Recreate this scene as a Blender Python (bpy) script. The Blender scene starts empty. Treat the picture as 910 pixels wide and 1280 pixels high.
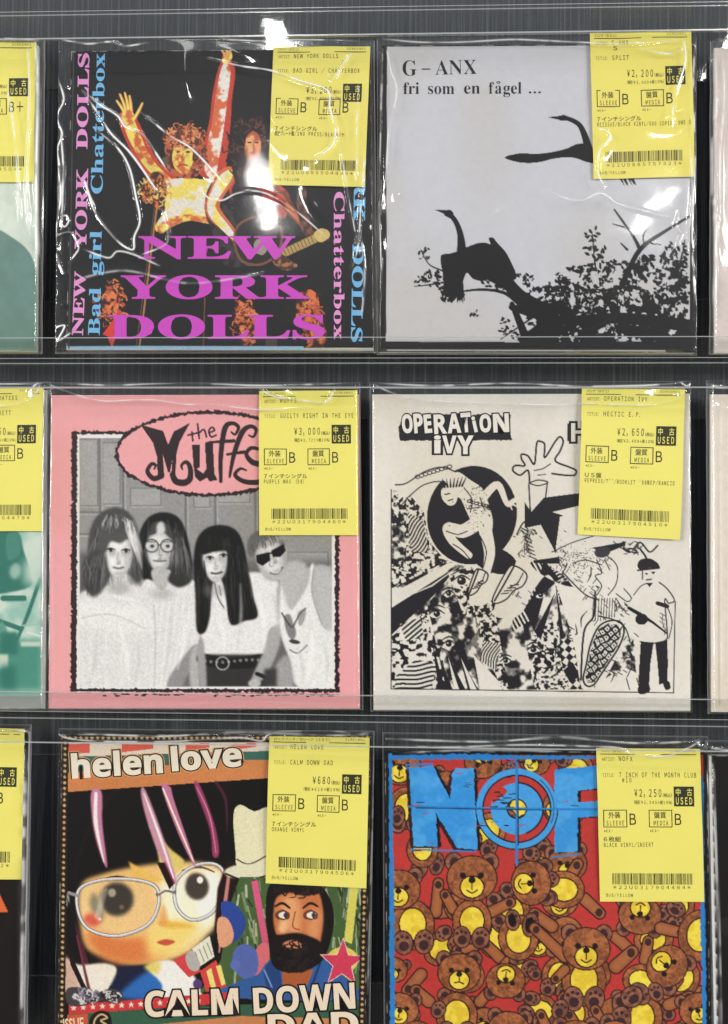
import bpy, math, random
import numpy as np
from mathutils import Matrix, Vector

# ------------------------------------------------------------------ camera, world, lamps
SC = bpy.context.scene
COL = SC.collection
FPX = 1100.0
YAW, PITCH, ROLL = math.radians(1.9), math.radians(1.26), math.radians(0.30)
DIST = 0.529
cam_m = Matrix.Rotation(YAW, 3, 'Z') @ Matrix.Rotation(math.radians(90) + PITCH, 3, 'X') @ Matrix.Rotation(ROLL, 3, 'Z')
fwd = -(cam_m @ Vector((0, 0, 1)))
cam_loc = -fwd * (DIST / fwd.y)
cd = bpy.data.cameras.new('camera')
cd.sensor_fit = 'VERTICAL'; cd.sensor_height = 24.0; cd.lens = 24.0 * FPX / 1280.0
cd.clip_start = 0.01; cd.clip_end = 50
cam = bpy.data.objects.new('camera', cd); COL.objects.link(cam)
cam.matrix_world = Matrix.Translation(cam_loc) @ cam_m.to_4x4()
SC.camera = cam
SC.view_settings.view_transform = 'Standard'; SC.view_settings.look = 'None'
SC.view_settings.exposure = 0.0; SC.view_settings.gamma = 1.0
SC.cycles.transparent_max_bounces = 32
SC.cycles.max_bounces = 8
SC.cycles.sample_clamp_indirect = 4

W = bpy.data.worlds.new('World'); SC.world = W; W.use_nodes = True
nt = W.node_tree
bg = nt.nodes['Background']
tc = nt.nodes.new('ShaderNodeTexCoord'); sx = nt.nodes.new('ShaderNodeSeparateXYZ')
mr = nt.nodes.new('ShaderNodeMapRange'); rp = nt.nodes.new('ShaderNodeValToRGB')
nt.links.new(tc.outputs['Generated'], sx.inputs[0]); nt.links.new(sx.outputs['Z'], mr.inputs['Value'])
mr.inputs['From Min'].default_value = -1; mr.inputs['From Max'].default_value = 1
nt.links.new(mr.outputs[0], rp.inputs[0]); nt.links.new(rp.outputs[0], bg.inputs[0])
WORLD = [(0.0, (0.26,0.25,0.235)), (0.24, (0.24,0.23,0.22)), (0.31, (0.05,0.048,0.045)), (0.50, (0.06,0.06,0.058)), (0.64, (0.18,0.182,0.19)), (0.74, (0.28,0.285,0.30)), (1.0, (0.30,0.305,0.32))]
for i, (p, c) in enumerate(WORLD):
    el = rp.color_ramp.elements[i] if i < 2 else rp.color_ramp.elements.new(p)
    el.position = p; el.color = (*c, 1)
bg.inputs[1].default_value = 0.85

def lamp(loc, aim, w, l, p, name='ceiling_or_added_lamp'):
    d = bpy.data.lights.new(name, 'AREA'); d.shape = 'RECTANGLE'
    d.size = w; d.size_y = l; d.energy = p; d.color = (1.0, 0.98, 0.945)
    o = bpy.data.objects.new(name, d); COL.objects.link(o); o.location = loc
    if aim: o.rotation_euler = (Vector(aim)-Vector(loc)).to_track_quat('-Z', 'Y').to_euler()
for lx in (-1.87, -0.37, 1.13, 2.63):                # ceiling tubes running away from the wall
    lamp((lx, -2.52, 1.6), None, 0.06, 0.50, 6)
    lamp((lx, -0.85, 1.6), None, 0.08, 0.9, 1.5)
for sx_ in (-1, 1):                                   # unseen lamps added at the sides for film glints and fill
    lamp((sx_*4.2, -2.6, 1.5), (0, 0, 0), 0.25, 1.6, 79)
    lamp((sx_*3.2, -1.3, 0.2), (0, 0, -0.2), 0.2, 1.6, 29)
    lamp((sx_*5.5, -5.0, 1.1), (0, 0, -0.2), 0.3, 1.8, 200)

# ------------------------------------------------------------------ helpers
CL = np.array(cam_loc); CR = np.array(cam_m)
def rays(px, py):
    px = np.asarray(px, float); py = np.asarray(py, float)
    d = np.stack([(px - 455) / FPX, -(py - 640) / FPX, -np.ones_like(px)], -1)
    return d @ CR.T
def at_y(px, py, Y):                       # point at depth Y behind a photo position
    d = rays([px], [py])[0]; t = (Y - CL[1]) / d[1]
    return CL + d * t
class Plane:                               # the leaning front face of a record
    def __init__(s, px, py, yb, yt):
        b = at_y(px, py, yb); s.p = b
        v = np.array([0, yt - yb, 0.182]); v /= np.linalg.norm(v)
        s.v = v; s.n = np.array([0, -v[2], v[1]])
    def at(s, px, py, off=0.0):
        d = rays(px, py); p0 = s.p + s.n * off
        t = ((p0 - CL) @ s.n) / (d @ s.n)
        return CL + d * t[..., None]
def bil(q, u, v):                          # q = TL TR BR BL in photo units, v down
    q = np.asarray(q, float); u = np.asarray(u)[..., None]; v = np.asarray(v)[..., None]
    return (q[0]*(1-u) + q[1]*u)*(1-v) + (q[3]*(1-u) + q[2]*u)*v
def s2l(c):
    c = np.asarray(c, float) / 255.0
    return np.where(c <= 0.04045, c/12.92, ((c+0.055)/1.055)**2.4)
def make_obj(name, verts, polys, sizes, mats, origin, parent=None, cols=None, midx=None, smooth=False):
    me = bpy.data.meshes.new(name)
    verts = np.asarray(verts, np.float32) - np.asarray(origin, np.float32)
    polys = np.asarray(polys, np.int32); sizes = np.asarray(sizes, np.int32)
    me.vertices.add(len(verts)); me.vertices.foreach_set('co', verts.ravel())
    me.loops.add(len(polys)); me.loops.foreach_set('vertex_index', polys)
    me.polygons.add(len(sizes))
    st = np.zeros(len(sizes), np.int32); st[1:] = np.cumsum(sizes)[:-1]
    me.polygons.foreach_set('loop_start', st)
    for m in mats: me.materials.append(m)
    if midx is not None: me.polygons.foreach_set('material_index', np.asarray(midx, np.int32))
    me.update(calc_edges=True)
    if smooth: me.polygons.foreach_set('use_smooth', np.ones(len(sizes), bool))
    if cols is not None:
        a = me.attributes.new('Col', 'FLOAT_COLOR', 'POINT')
        c = np.ones((len(verts), 4), np.float32); c[:, :3] = cols
        a.data.foreach_set('color', c.ravel())
    me.validate()
    o = bpy.data.objects.new(name, me); COL.objects.link(o)
    if parent: o.parent = parent
    return o
def grid_faces(nu, nv, flip=False):
    i = np.arange(nu-1)[None, :] + np.arange(nv-1)[:, None]*nu
    f = np.stack([i, i+nu, i+nu+1, i+1], -1).reshape(-1, 4)
    return f[:, ::-1] if flip else f
class MB:                                  # small mesh collector with colours
    def __init__(s): s.v=[]; s.f=[]; s.n=[]; s.c=[]; s.m=[]; s.k=0
    def add(s, v, faces, col=(255,255,255), mat=0):
        v = np.asarray(v, float).reshape(-1, 3); s.v.append(v)
        c = np.asarray(col, float)
        s.c.append(np.broadcast_to(s2l(c) if c.ndim == 1 else c, (len(v), 3)))
        for f in faces:
            s.f.extend([int(i)+s.k for i in f]); s.n.append(len(f)); s.m.append(mat)
        s.k += len(v)
    def build(s, name, mats, origin, parent=None, smooth=False):
        return make_obj(name, np.concatenate(s.v), s.f, s.n, mats, origin, parent, np.concatenate(s.c), s.m, smooth)
def box(mb, x0, x1, y0, y1, z0, z1, mats=(0,0,0,0,0,0), col=(255,255,255)):   # mats: front back top bottom left right
    v = [(x0,y0,z0),(x1,y0,z0),(x1,y1,z0),(x0,y1,z0),(x0,y0,z1),(x1,y0,z1),(x1,y1,z1),(x0,y1,z1)]
    for f, m in zip([(0,1,5,4),(2,3,7,6),(4,5,6,7),(0,3,2,1),(3,0,4,7),(1,2,6,5)], mats):
        mb.add([v[i] for i in f], [(0,1,2,3)], col, m)
def tag_props(o, label=None, cat=None, group=None, kind=None):
    if label: o['label'] = label
    if cat: o['category'] = cat
    if group: o['group'] = group
    if kind: o['kind'] = kind
def empty(name, loc, label, cat, group=None):
    o = bpy.data.objects.new(name, None); o.empty_display_size = 0.02; COL.objects.link(o)
    o.location = loc; tag_props(o, label, cat, group); return o

# text outlines
_tc = {}
def text_geo(s, off=0.0):
    k = (s, off)
    if k not in _tc:
        c = bpy.data.curves.new('t', 'FONT'); c.body = s; c.resolution_u = 3; c.offset = off; c.fill_mode = 'FRONT'
        o = bpy.data.objects.new('t', c); COL.objects.link(o)
        bpy.context.view_layer.update()
        dg = bpy.context.evaluated_depsgraph_get()
        me = bpy.data.meshes.new_from_object(o.evaluated_get(dg))
        v = np.zeros(len(me.vertices)*3); me.vertices.foreach_get('co', v)
        f = [tuple(p.vertices) for p in me.polygons]
        _tc[k] = (v.reshape(-1, 3)[:, :2], f)
        bpy.data.objects.remove(o); bpy.data.curves.remove(c); bpy.data.meshes.remove(me)
    return _tc[k]
def bs(s):  return ''.join(chr(0x1D400+ord(c)-65) if 'A'<=c<='Z' else chr(0x1D41A+ord(c)-97) if 'a'<=c<='z' else c for c in s)
def sb(s):  return ''.join(chr(0x1D5D4+ord(c)-65) if 'A'<=c<='Z' else chr(0x1D5EE+ord(c)-97) if 'a'<=c<='z' else c for c in s)
def fw(s): return ''.join(chr(0xFFE5) if c == '¥' else chr(ord(c)+0xFEE0) if '!' <= c <= '~' else '\u3000' if c == ' ' else c for c in s)
_h0 = text_geo('H')[0]; CAPH = _h0[:,1].max() - _h0[:,1].min()
def text_px(s, p0, p1, cap, off=0.0, shear=0.0):
    """text laid from baseline p0 to p1 with capitals cap high, in photo units"""
    v, f = text_geo(s, off); v0 = text_geo(s)[0]
    p0 = np.array(p0, float); p1 = np.array(p1, float); d = p1 - p0; L = np.hypot(*d); d = d / L
    up = np.array([d[1], -d[0]])
    x0, x1 = v0[:,0].min(), v0[:,0].max()
    X = (v[:,0] - x0) / (x1 - x0) * L; Y = v[:,1] / CAPH * cap
    return p0 + d*(X + Y*shear)[:, None] + up*Y[:, None], f

# ------------------------------------------------------------------ materials
def new_mat(name):
    m = bpy.data.materials.new(name); m.use_nodes = True
    n = m.node_tree.nodes; b = n['Principled BSDF']; return m, m.node_tree, b
def print_mat(name, rough=0.35, spec=0.35, grain=0.04):
    m, t, b = new_mat(name)
    a = t.nodes.new('ShaderNodeAttribute'); a.attribute_name = 'Col'
    no = t.nodes.new('ShaderNodeTexNoise'); no.inputs['Scale'].default_value = 900; no.inputs['Detail'].default_value = 3
    tx = t.nodes.new('ShaderNodeTexCoord'); t.links.new(tx.outputs['Object'], no.inputs['Vector'])
    mp = t.nodes.new('ShaderNodeMapRange'); mp.inputs['To Min'].default_value = 1-grain; mp.inputs['To Max'].default_value = 1+grain
    t.links.new(no.outputs[0], mp.inputs[0])
    mx = t.nodes.new('ShaderNodeVectorMath'); mx.operation = 'SCALE'
    t.links.new(a.outputs['Color'], mx.inputs[0]); t.links.new(mp.outputs[0], mx.inputs['Scale'])
    t.links.new(mx.outputs[0], b.inputs['Base Color'])
    b.inputs['Roughness'].default_value = rough; b.inputs['Specular IOR Level'].default_value = spec
    return m
M_PRINT = print_mat('printed_card'); M_TAG = print_mat('yellow_paper', 0.6, 0.25, 0.03); M_INK = print_mat('ink', 0.6, 0.2, 0.1)
def clear_mat(name, tint, f0, rough, haze, hazecol, bump=0.0, crease_glint=False, power=5):
    m, t, b = new_mat(name); t.nodes.remove(b); out = t.nodes['Material Output']
    tr = t.nodes.new('ShaderNodeBsdfTransparent'); tr.inputs[0].default_value = (*tint, 1)
    gl = t.nodes.new('ShaderNodeBsdfGlossy'); gl.inputs['Roughness'].default_value = rough; gl.inputs[0].default_value = (1,1,1,1)
    df = t.nodes.new('ShaderNodeBsdfDiffuse'); df.inputs[0].default_value = (*hazecol, 1)
    lw = t.nodes.new('ShaderNodeLayerWeight'); lw.inputs[0].default_value = 0.5
    pw = t.nodes.new('ShaderNodeMath'); pw.operation = 'POWER'; pw.inputs[1].default_value = power
    mu = t.nodes.new('ShaderNodeMath'); mu.operation = 'MULTIPLY_ADD'; mu.inputs[1].default_value = 1-f0; mu.inputs[2].default_value = f0
    t.links.new(lw.outputs['Facing'], pw.inputs[0]); t.links.new(pw.outputs[0], mu.inputs[0])
    m1 = t.nodes.new('ShaderNodeMixShader'); m1.inputs[0].default_value = haze
    t.links.new(tr.outputs[0], m1.inputs[1]); t.links.new(df.outputs[0], m1.inputs[2])
    m2 = t.nodes.new('ShaderNodeMixShader'); t.links.new(mu.outputs[0], m2.inputs[0])
    t.links.new(m1.outputs[0], m2.inputs[1]); t.links.new(gl.outputs[0], m2.inputs[2])
    t.links.new(m2.outputs[0], out.inputs[0])
    if crease_glint:                                         # whitish lines painted along the folds as lamp glints
        at = t.nodes.new('ShaderNodeAttribute'); at.attribute_name = 'crease_glint'
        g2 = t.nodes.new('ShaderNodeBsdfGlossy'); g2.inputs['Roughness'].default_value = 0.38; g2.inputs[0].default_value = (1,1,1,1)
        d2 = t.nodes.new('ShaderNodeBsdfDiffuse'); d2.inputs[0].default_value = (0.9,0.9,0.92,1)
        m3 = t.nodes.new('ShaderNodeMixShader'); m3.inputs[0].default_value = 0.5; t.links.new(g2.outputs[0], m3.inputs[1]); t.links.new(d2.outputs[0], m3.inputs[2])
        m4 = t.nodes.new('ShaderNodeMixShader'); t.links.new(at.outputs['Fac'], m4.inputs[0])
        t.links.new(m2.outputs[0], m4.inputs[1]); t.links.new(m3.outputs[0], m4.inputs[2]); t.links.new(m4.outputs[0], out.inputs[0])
    if bump:
        no = t.nodes.new('ShaderNodeTexNoise'); no.inputs['Scale'].default_value = 60; no.inputs['Detail'].default_value = 2
        tx = t.nodes.new('ShaderNodeTexCoord'); t.links.new(tx.outputs['Object'], no.inputs['Vector'])
        bp = t.nodes.new('ShaderNodeBump'); bp.inputs['Strength'].default_value = bump; bp.inputs['Distance'].default_value = 0.002
        t.links.new(no.outputs[0], bp.inputs['Height']); t.links.new(bp.outputs[0], gl.inputs['Normal'])
    return m
M_FILM = clear_mat('clear_film', (0.985,0.985,0.985), 0.068, 0.085, 0.004, (0.8,0.8,0.82), crease_glint=True)
M_ACR = clear_mat('clear_acrylic', (0.982,0.986,0.984), 0.028, 0.03, 0.002, (0.7,0.72,0.72), 0.02)
M_LEDGE = clear_mat('clear_acrylic_ledge', (0.982,0.986,0.984), 0.008, 0.05, 0.002, (0.7,0.72,0.72), power=8)
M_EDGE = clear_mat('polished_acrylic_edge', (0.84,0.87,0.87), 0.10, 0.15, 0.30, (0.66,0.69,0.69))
M_LINE = clear_mat('acrylic_edge_glint', (0.8,0.83,0.84), 0.15, 0.2, 0.42, (0.74,0.77,0.80))
def wall_mat():
    m, t, b = new_mat('dark_grained_laminate')
    tx = t.nodes.new('ShaderNodeTexCoord')
    def layer(sx_, sz, det, lo, hi, f0=0.35, f1=0.68):
        mp = t.nodes.new('ShaderNodeMapping'); mp.inputs['Scale'].default_value = (sx_, 1, sz)
        t.links.new(tx.outputs['Object'], mp.inputs[0])
        n = t.nodes.new('ShaderNodeTexNoise'); n.inputs['Scale'].default_value = 1; n.inputs['Detail'].default_value = det; n.inputs['Roughness'].default_value = 0.7
        t.links.new(mp.outputs[0], n.inputs['Vector'])
        r = t.nodes.new('ShaderNodeMapRange'); r.inputs['From Min'].default_value = f0; r.inputs['From Max'].default_value = f1
        r.inputs['To Min'].default_value = lo; r.inputs['To Max'].default_value = hi
        t.links.new(n.outputs[0], r.inputs[0]); return r
    a = layer(620, 3, 1.0, 0.72, 1.6, 0.48, 0.74); c = layer(1500, 30, 2, 0.75, 1.25)
    mu = t.nodes.new('ShaderNodeMath'); mu.operation = 'MULTIPLY'
    t.links.new(a.outputs[0], mu.inputs[0]); t.links.new(c.outputs[0], mu.inputs[1])
    sc = t.nodes.new('ShaderNodeVectorMath'); sc.operation = 'SCALE'; sc.inputs[0].default_value = (0.064, 0.070, 0.079)
    t.links.new(mu.outputs[0], sc.inputs['Scale']); t.links.new(sc.outputs[0], b.inputs['Base Color'])
    b.inputs['Roughness'].default_value = 0.55; b.inputs['Specular IOR Level'].default_value = 0.12
    bp = t.nodes.new('ShaderNodeBump'); bp.inputs['Strength'].default_value = 0.3; bp.inputs['Distance'].default_value = 0.0004
    t.links.new(a.outputs[0], bp.inputs['Height']); t.links.new(bp.outputs[0], b.inputs['Normal'])
    return m
M_WALL = wall_mat()

# ------------------------------------------------------------------ wall and acrylic rails
mb = MB(); box(mb, -1.0, 1.0, 0.0, 0.018, -0.8, 0.8)
wall = mb.build('backing_wall', [M_WALL], (0, 0, 0))
tag_props(wall, 'dark charcoal panel with fine vertical grain behind all the records', 'wall')

YF = -0.0305                              # front face of the rails
def zt(py, Y, px=455): return float(at_y(px, py, Y)[2])
z_lip1, z_lo1 = zt(421, YF), zt(485, YF)
z_lip2 = zt(869, YF)
PITCHZ = z_lip1 - z_lip2
z_fl1 = zt(446, YF)
zb_t, zb_b = zt(375, -0.003), zt(523, -0.003)
def strip(m, x0, x1, y, z0, z1, mat=2):          # thin pale strip, a painted glint along the acrylic edge
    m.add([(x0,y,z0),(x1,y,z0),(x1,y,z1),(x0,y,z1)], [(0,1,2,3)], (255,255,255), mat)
def make_rail():
    r = empty('display_rail', (0, 0, z_fl1), '', 'rail', 'clear acrylic rails holding the rows of records')
    x0, x1 = -0.95, 0.95; o = (0, 0, z_fl1)
    m = MB(); box(m, x0, x1, YF, YF+0.002, z_lo1, z_lip1, (0,0,1,1,1,1)); strip(m, x0, x1, YF-0.00008, z_lo1, z_lo1+0.0008); strip(m, x0, x1, YF-0.00008, z_lip1-0.0005, z_lip1); m.build('front_plate', [M_ACR, M_EDGE, M_LINE], o, r)
    m = MB(); box(m, x0, x1, YF+0.002, -0.003, z_fl1-0.0022, z_fl1, (0,0,0,0,1,1)); strip(m, x0, x1, YF+0.0019, z_fl1-0.0005, z_fl1-0.0001); strip(m, x0, x1, YF-0.00008, z_fl1-0.0040, z_fl1-0.0033, 1); m.build('ledge', [M_LEDGE, M_EDGE, M_LINE], o, r)
    m = MB(); box(m, x0, x1, -0.003, -0.0008, zb_b, zb_t, (0,0,1,1,1,1)); m.build('back_plate', [M_ACR, M_EDGE], o, r)
    return r
RL = ['clear acrylic rail at the very top above the upper row of records',
      'clear acrylic rail under the upper row, holding the black and the white bird record',
      'clear acrylic rail under the middle row, holding the pink and the cream record',
      'clear acrylic rail at the bottom holding the doll face and teddy bear records']
rail0 = make_rail()
for i in range(4):
    if i == 1: r = rail0
    else:
        r = rail0.copy(); COL.objects.link(r)
        for ch in rail0.children:
            c = ch.copy(); COL.objects.link(c); c.parent = r
    r.location = (0, 0, z_fl1 - (i-1)*PITCHZ); r['label'] = RL[i]

# ------------------------------------------------------------------ ink canvas: prints are computed here, then become vertex pigments
rng = np.random.default_rng(7)
def vnoise(h, w, cell):
    gh, gw = int(h/cell)+3, int(w/cell)+3
    g = rng.random((gh, gw)); y = np.arange(h)/cell; x = np.arange(w)/cell
    yi = y.astype(int); xi = x.astype(int); fy = y-yi; fx = x-xi
    fy = (fy*fy*(3-2*fy))[:, None]; fx = (fx*fx*(3-2*fx))[None]
    a = g[yi][:, xi]; b = g[yi][:, xi+1]; c = g[yi+1][:, xi]; d = g[yi+1][:, xi+1]
    return (a*(1-fx)+b*fx)*(1-fy) + (c*(1-fx)+d*fx)*fy
def fnoise(h, w, cell, oct=3):
    s = 0; t = 0
    for i in range(oct):
        s = s + vnoise(h, w, max(cell/2**i, 1.5))*0.5**i; t += 0.5**i
    return s/t
def boxblur(a, r):
    if r < 1: return a
    for ax in (0, 1):
        for _ in range(2):
            p = np.pad(a, [(r+1, r) if i == ax else (0, 0) for i in range(2)], mode='edge')
            c = np.cumsum(p, axis=ax)
            a = (np.take(c, range(2*r+1, c.shape[ax]), ax) - np.take(c, range(0, c.shape[ax]-2*r-1), ax))/(2*r+1)
    return a
def smooth(pts, closed=True, n=6):
    p = np.asarray(pts, float); N = len(p); out = []
    for i in range(N if closed else N-1):
        if closed: a, b, c, d = p[i-1], p[i], p[(i+1) % N], p[(i+2) % N]
        else: a, b, c, d = p[max(i-1, 0)], p[i], p[i+1], p[min(i+2, N-1)]
        for k in range(n):
            t = k/n
            out.append(0.5*((2*b)+(c-a)*t+(2*a-5*b+4*c-d)*t*t+(3*b-a-3*c+d)*t**3))
    if not closed: out.append(p[-1])
    return np.array(out)
def jitter(pts, amp, step=2.0, closed=True):   # rough torn outline
    p = np.asarray(pts, float); out = []
    N = len(p)
    for i in range(N if closed else N-1):
        a, b = p[i], p[(i+1) % N]; L = np.hypot(*(b-a)); n = max(1, int(L/step))
        for k in range(n): out.append(a+(b-a)*k/n + rng.normal(0, amp, 2))
    return np.array(out)
class Canvas:
    S = 2.5
    def __init__(s, q, base):
        q = np.asarray(q, float); s.x0, s.y0 = q.min(0)-2; x1, y1 = q.max(0)+2
        s.W = int((x1-s.x0)*s.S); s.H = int((y1-s.y0)*s.S)
        s.a = np.ones((s.H, s.W, 3))*np.array(base, float)
    def T(s, p): return (np.asarray(p, float)-(s.x0, s.y0))*s.S
    def blend(s, m, r0, c0, col, a):
        h, w = m.shape
        y0, x0 = max(r0, 0), max(c0, 0); y1, x1 = min(r0+h, s.H), min(c0+w, s.W)
        if y1 <= y0 or x1 <= x0: return
        mm = (m[y0-r0:y1-r0, x0-c0:x1-c0]*a)[..., None]
        if isinstance(col, np.ndarray) and col.ndim == 3: col = col[y0:y1, x0:x1]
        else: col = np.array([col]*3 if np.isscalar(col) else col, float)
        s.a[y0:y1, x0:x1] = s.a[y0:y1, x0:x1]*(1-mm) + col*mm
    def P(s, pts, col, soft=0, a=1.0):
        p = s.T(pts); pad = int(soft*s.S*2.2)+2
        c0 = int(p[:,0].min())-pad; r0 = int(p[:,1].min())-pad
        w = int(p[:,0].max())+pad-c0+2; h = int(p[:,1].max())+pad-r0+2
        if w > 6000 or h > 6000 or c0 > s.W or r0 > s.H or c0+w < 0 or r0+h < 0: return
        tog = np.zeros((h, w+1), np.int32)
        x, y = p[:,0]-c0, p[:,1]-r0
        for i in range(len(p)):
            xa, ya, xb, yb = x[i-1], y[i-1], x[i], y[i]
            if ya == yb: continue
            if ya > yb: xa, ya, xb, yb = xb, yb, xa, ya
            rr = np.arange(math.ceil(ya-0.5), math.ceil(yb-0.5))
            if len(rr) == 0: continue
            xx = xa + (rr+0.5-ya)*(xb-xa)/(yb-ya)
            np.add.at(tog, (rr, np.clip(np.ceil(xx-0.5).astype(int), 0, w)), 1)
        m = (np.cumsum(tog, 1)[:, :w] % 2).astype(float)
        if soft: m = boxblur(m, max(1, int(soft*s.S)))
        s.blend(m, r0, c0, col, a)
    def SM(s, pts, col, soft=0, a=1.0, n=6): s.P(smooth(pts, True, n), col, soft, a)
    def E(s, cx, cy, rx, ry, col, rot=0, soft=0, a=1.0):
        t = np.linspace(0, 2*np.pi, 40, endpoint=False); r = math.radians(rot)
        X, Y = rx*np.cos(t), ry*np.sin(t)
        s.P(np.stack([cx+X*math.cos(r)-Y*math.sin(r), cy+X*math.sin(r)+Y*math.cos(r)], -1), col, soft, a)
    def R(s, x0, y0, x1, y1, col, soft=0, a=1.0): s.P([(x0,y0),(x1,y0),(x1,y1),(x0,y1)], col, soft, a)
    def L(s, pts, w, col, sm=False, a=1.0, soft=0, closed=False):
        p = smooth(pts, closed, 6) if sm else np.asarray(pts, float)
        if closed: p = np.vstack([p, p[:1]])
        w = np.interp(np.linspace(0, 1, len(p)), np.linspace(0, 1, len(np.atleast_1d(w))), np.atleast_1d(w))*s.S
        p = s.T(p); pad = int(w.max()/2+soft*s.S+3)
        c0 = max(int(p[:,0].min())-pad, 0); r0 = max(int(p[:,1].min())-pad, 0)
        c1 = min(int(p[:,0].max())+pad, s.W); r1 = min(int(p[:,1].max())+pad, s.H)
        if c1 <= c0 or r1 <= r0: return
        m = np.zeros((r1-r0, c1-c0))
        for i in range(len(p)-1):
            A, B = p[i], p[i+1]; pd = int(max(w[i], w[i+1])/2+soft*s.S+3)
            xa = max(int(min(A[0],B[0]))-pd, c0); xb = min(int(max(A[0],B[0]))+pd, c1)
            ya = max(int(min(A[1],B[1]))-pd, r0); yb = min(int(max(A[1],B[1]))+pd, r1)
            if xb <= xa or yb <= ya: continue
            X = np.arange(xa, xb)[None]+0.5; Y = np.arange(ya, yb)[:, None]+0.5
            d = B-A; L2 = max(d@d, 1e-9); t = np.clip(((X-A[0])*d[0]+(Y-A[1])*d[1])/L2, 0, 1)
            D = np.hypot(X-A[0]-t*d[0], Y-A[1]-t*d[1])
            k = np.clip(((w[i]*(1-t)+w[i+1]*t)/2 - D)/(1+soft*s.S) + 0.5, 0, 1)
            sub = m[ya-r0:yb-r0, xa-c0:xb-c0]; np.maximum(sub, k, out=sub)
        s.blend(m, r0, c0, col, a)
    def grain(s, amp, cell=2):
        s.a *= 1 + amp*(fnoise(s.H, s.W, cell*s.S, 2)[..., None]-0.5)*2
    def mottle(s, c1, c2, cell, lo=0.4, hi=0.6, oct=3):   # colour field for watercolour fills
        n = np.clip((fnoise(s.H, s.W, cell*s.S, oct)-lo)/(hi-lo), 0, 1)[..., None]
        return np.array(c1, float)*(1-n)+np.array(c2, float)*n
    def sample(s, px, py):
        a = s.a
        x = np.clip((px-s.x0)*s.S-0.5, 0, s.W-1.001); y = np.clip((py-s.y0)*s.S-0.5, 0, s.H-1.001)
        xi = x.astype(int); yi = y.astype(int); fx = (x-xi)[..., None]; fy = (y-yi)[..., None]
        return (a[yi,xi]*(1-fx)+a[yi,xi+1]*fx)*(1-fy)+(a[yi+1,xi]*(1-fx)+a[yi+1,xi+1]*fx)*fy

# ------------------------------------------------------------------ the printed pictures (stand-ins with the colours and masses of the originals)
def curls(c, cx, cy, r, n, cols, size, seed=0, sq=1.0):
    rr = random.Random(seed)
    for _ in range(n):
        a = rr.uniform(0, 6.28); d = r*math.sqrt(rr.random())
        x, y = cx+d*math.cos(a), cy+d*math.sin(a)*sq
        s = size*rr.uniform(0.5, 1.2); b = rr.uniform(0, 6.28)
        c.L([(x, y), (x+s*math.cos(b), y+s*math.sin(b)), (x+s*1.3*math.cos(b+1), y+s*1.3*math.sin(b+1))], rr.uniform(1.0, 2.4), rr.choice(cols), True)

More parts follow.
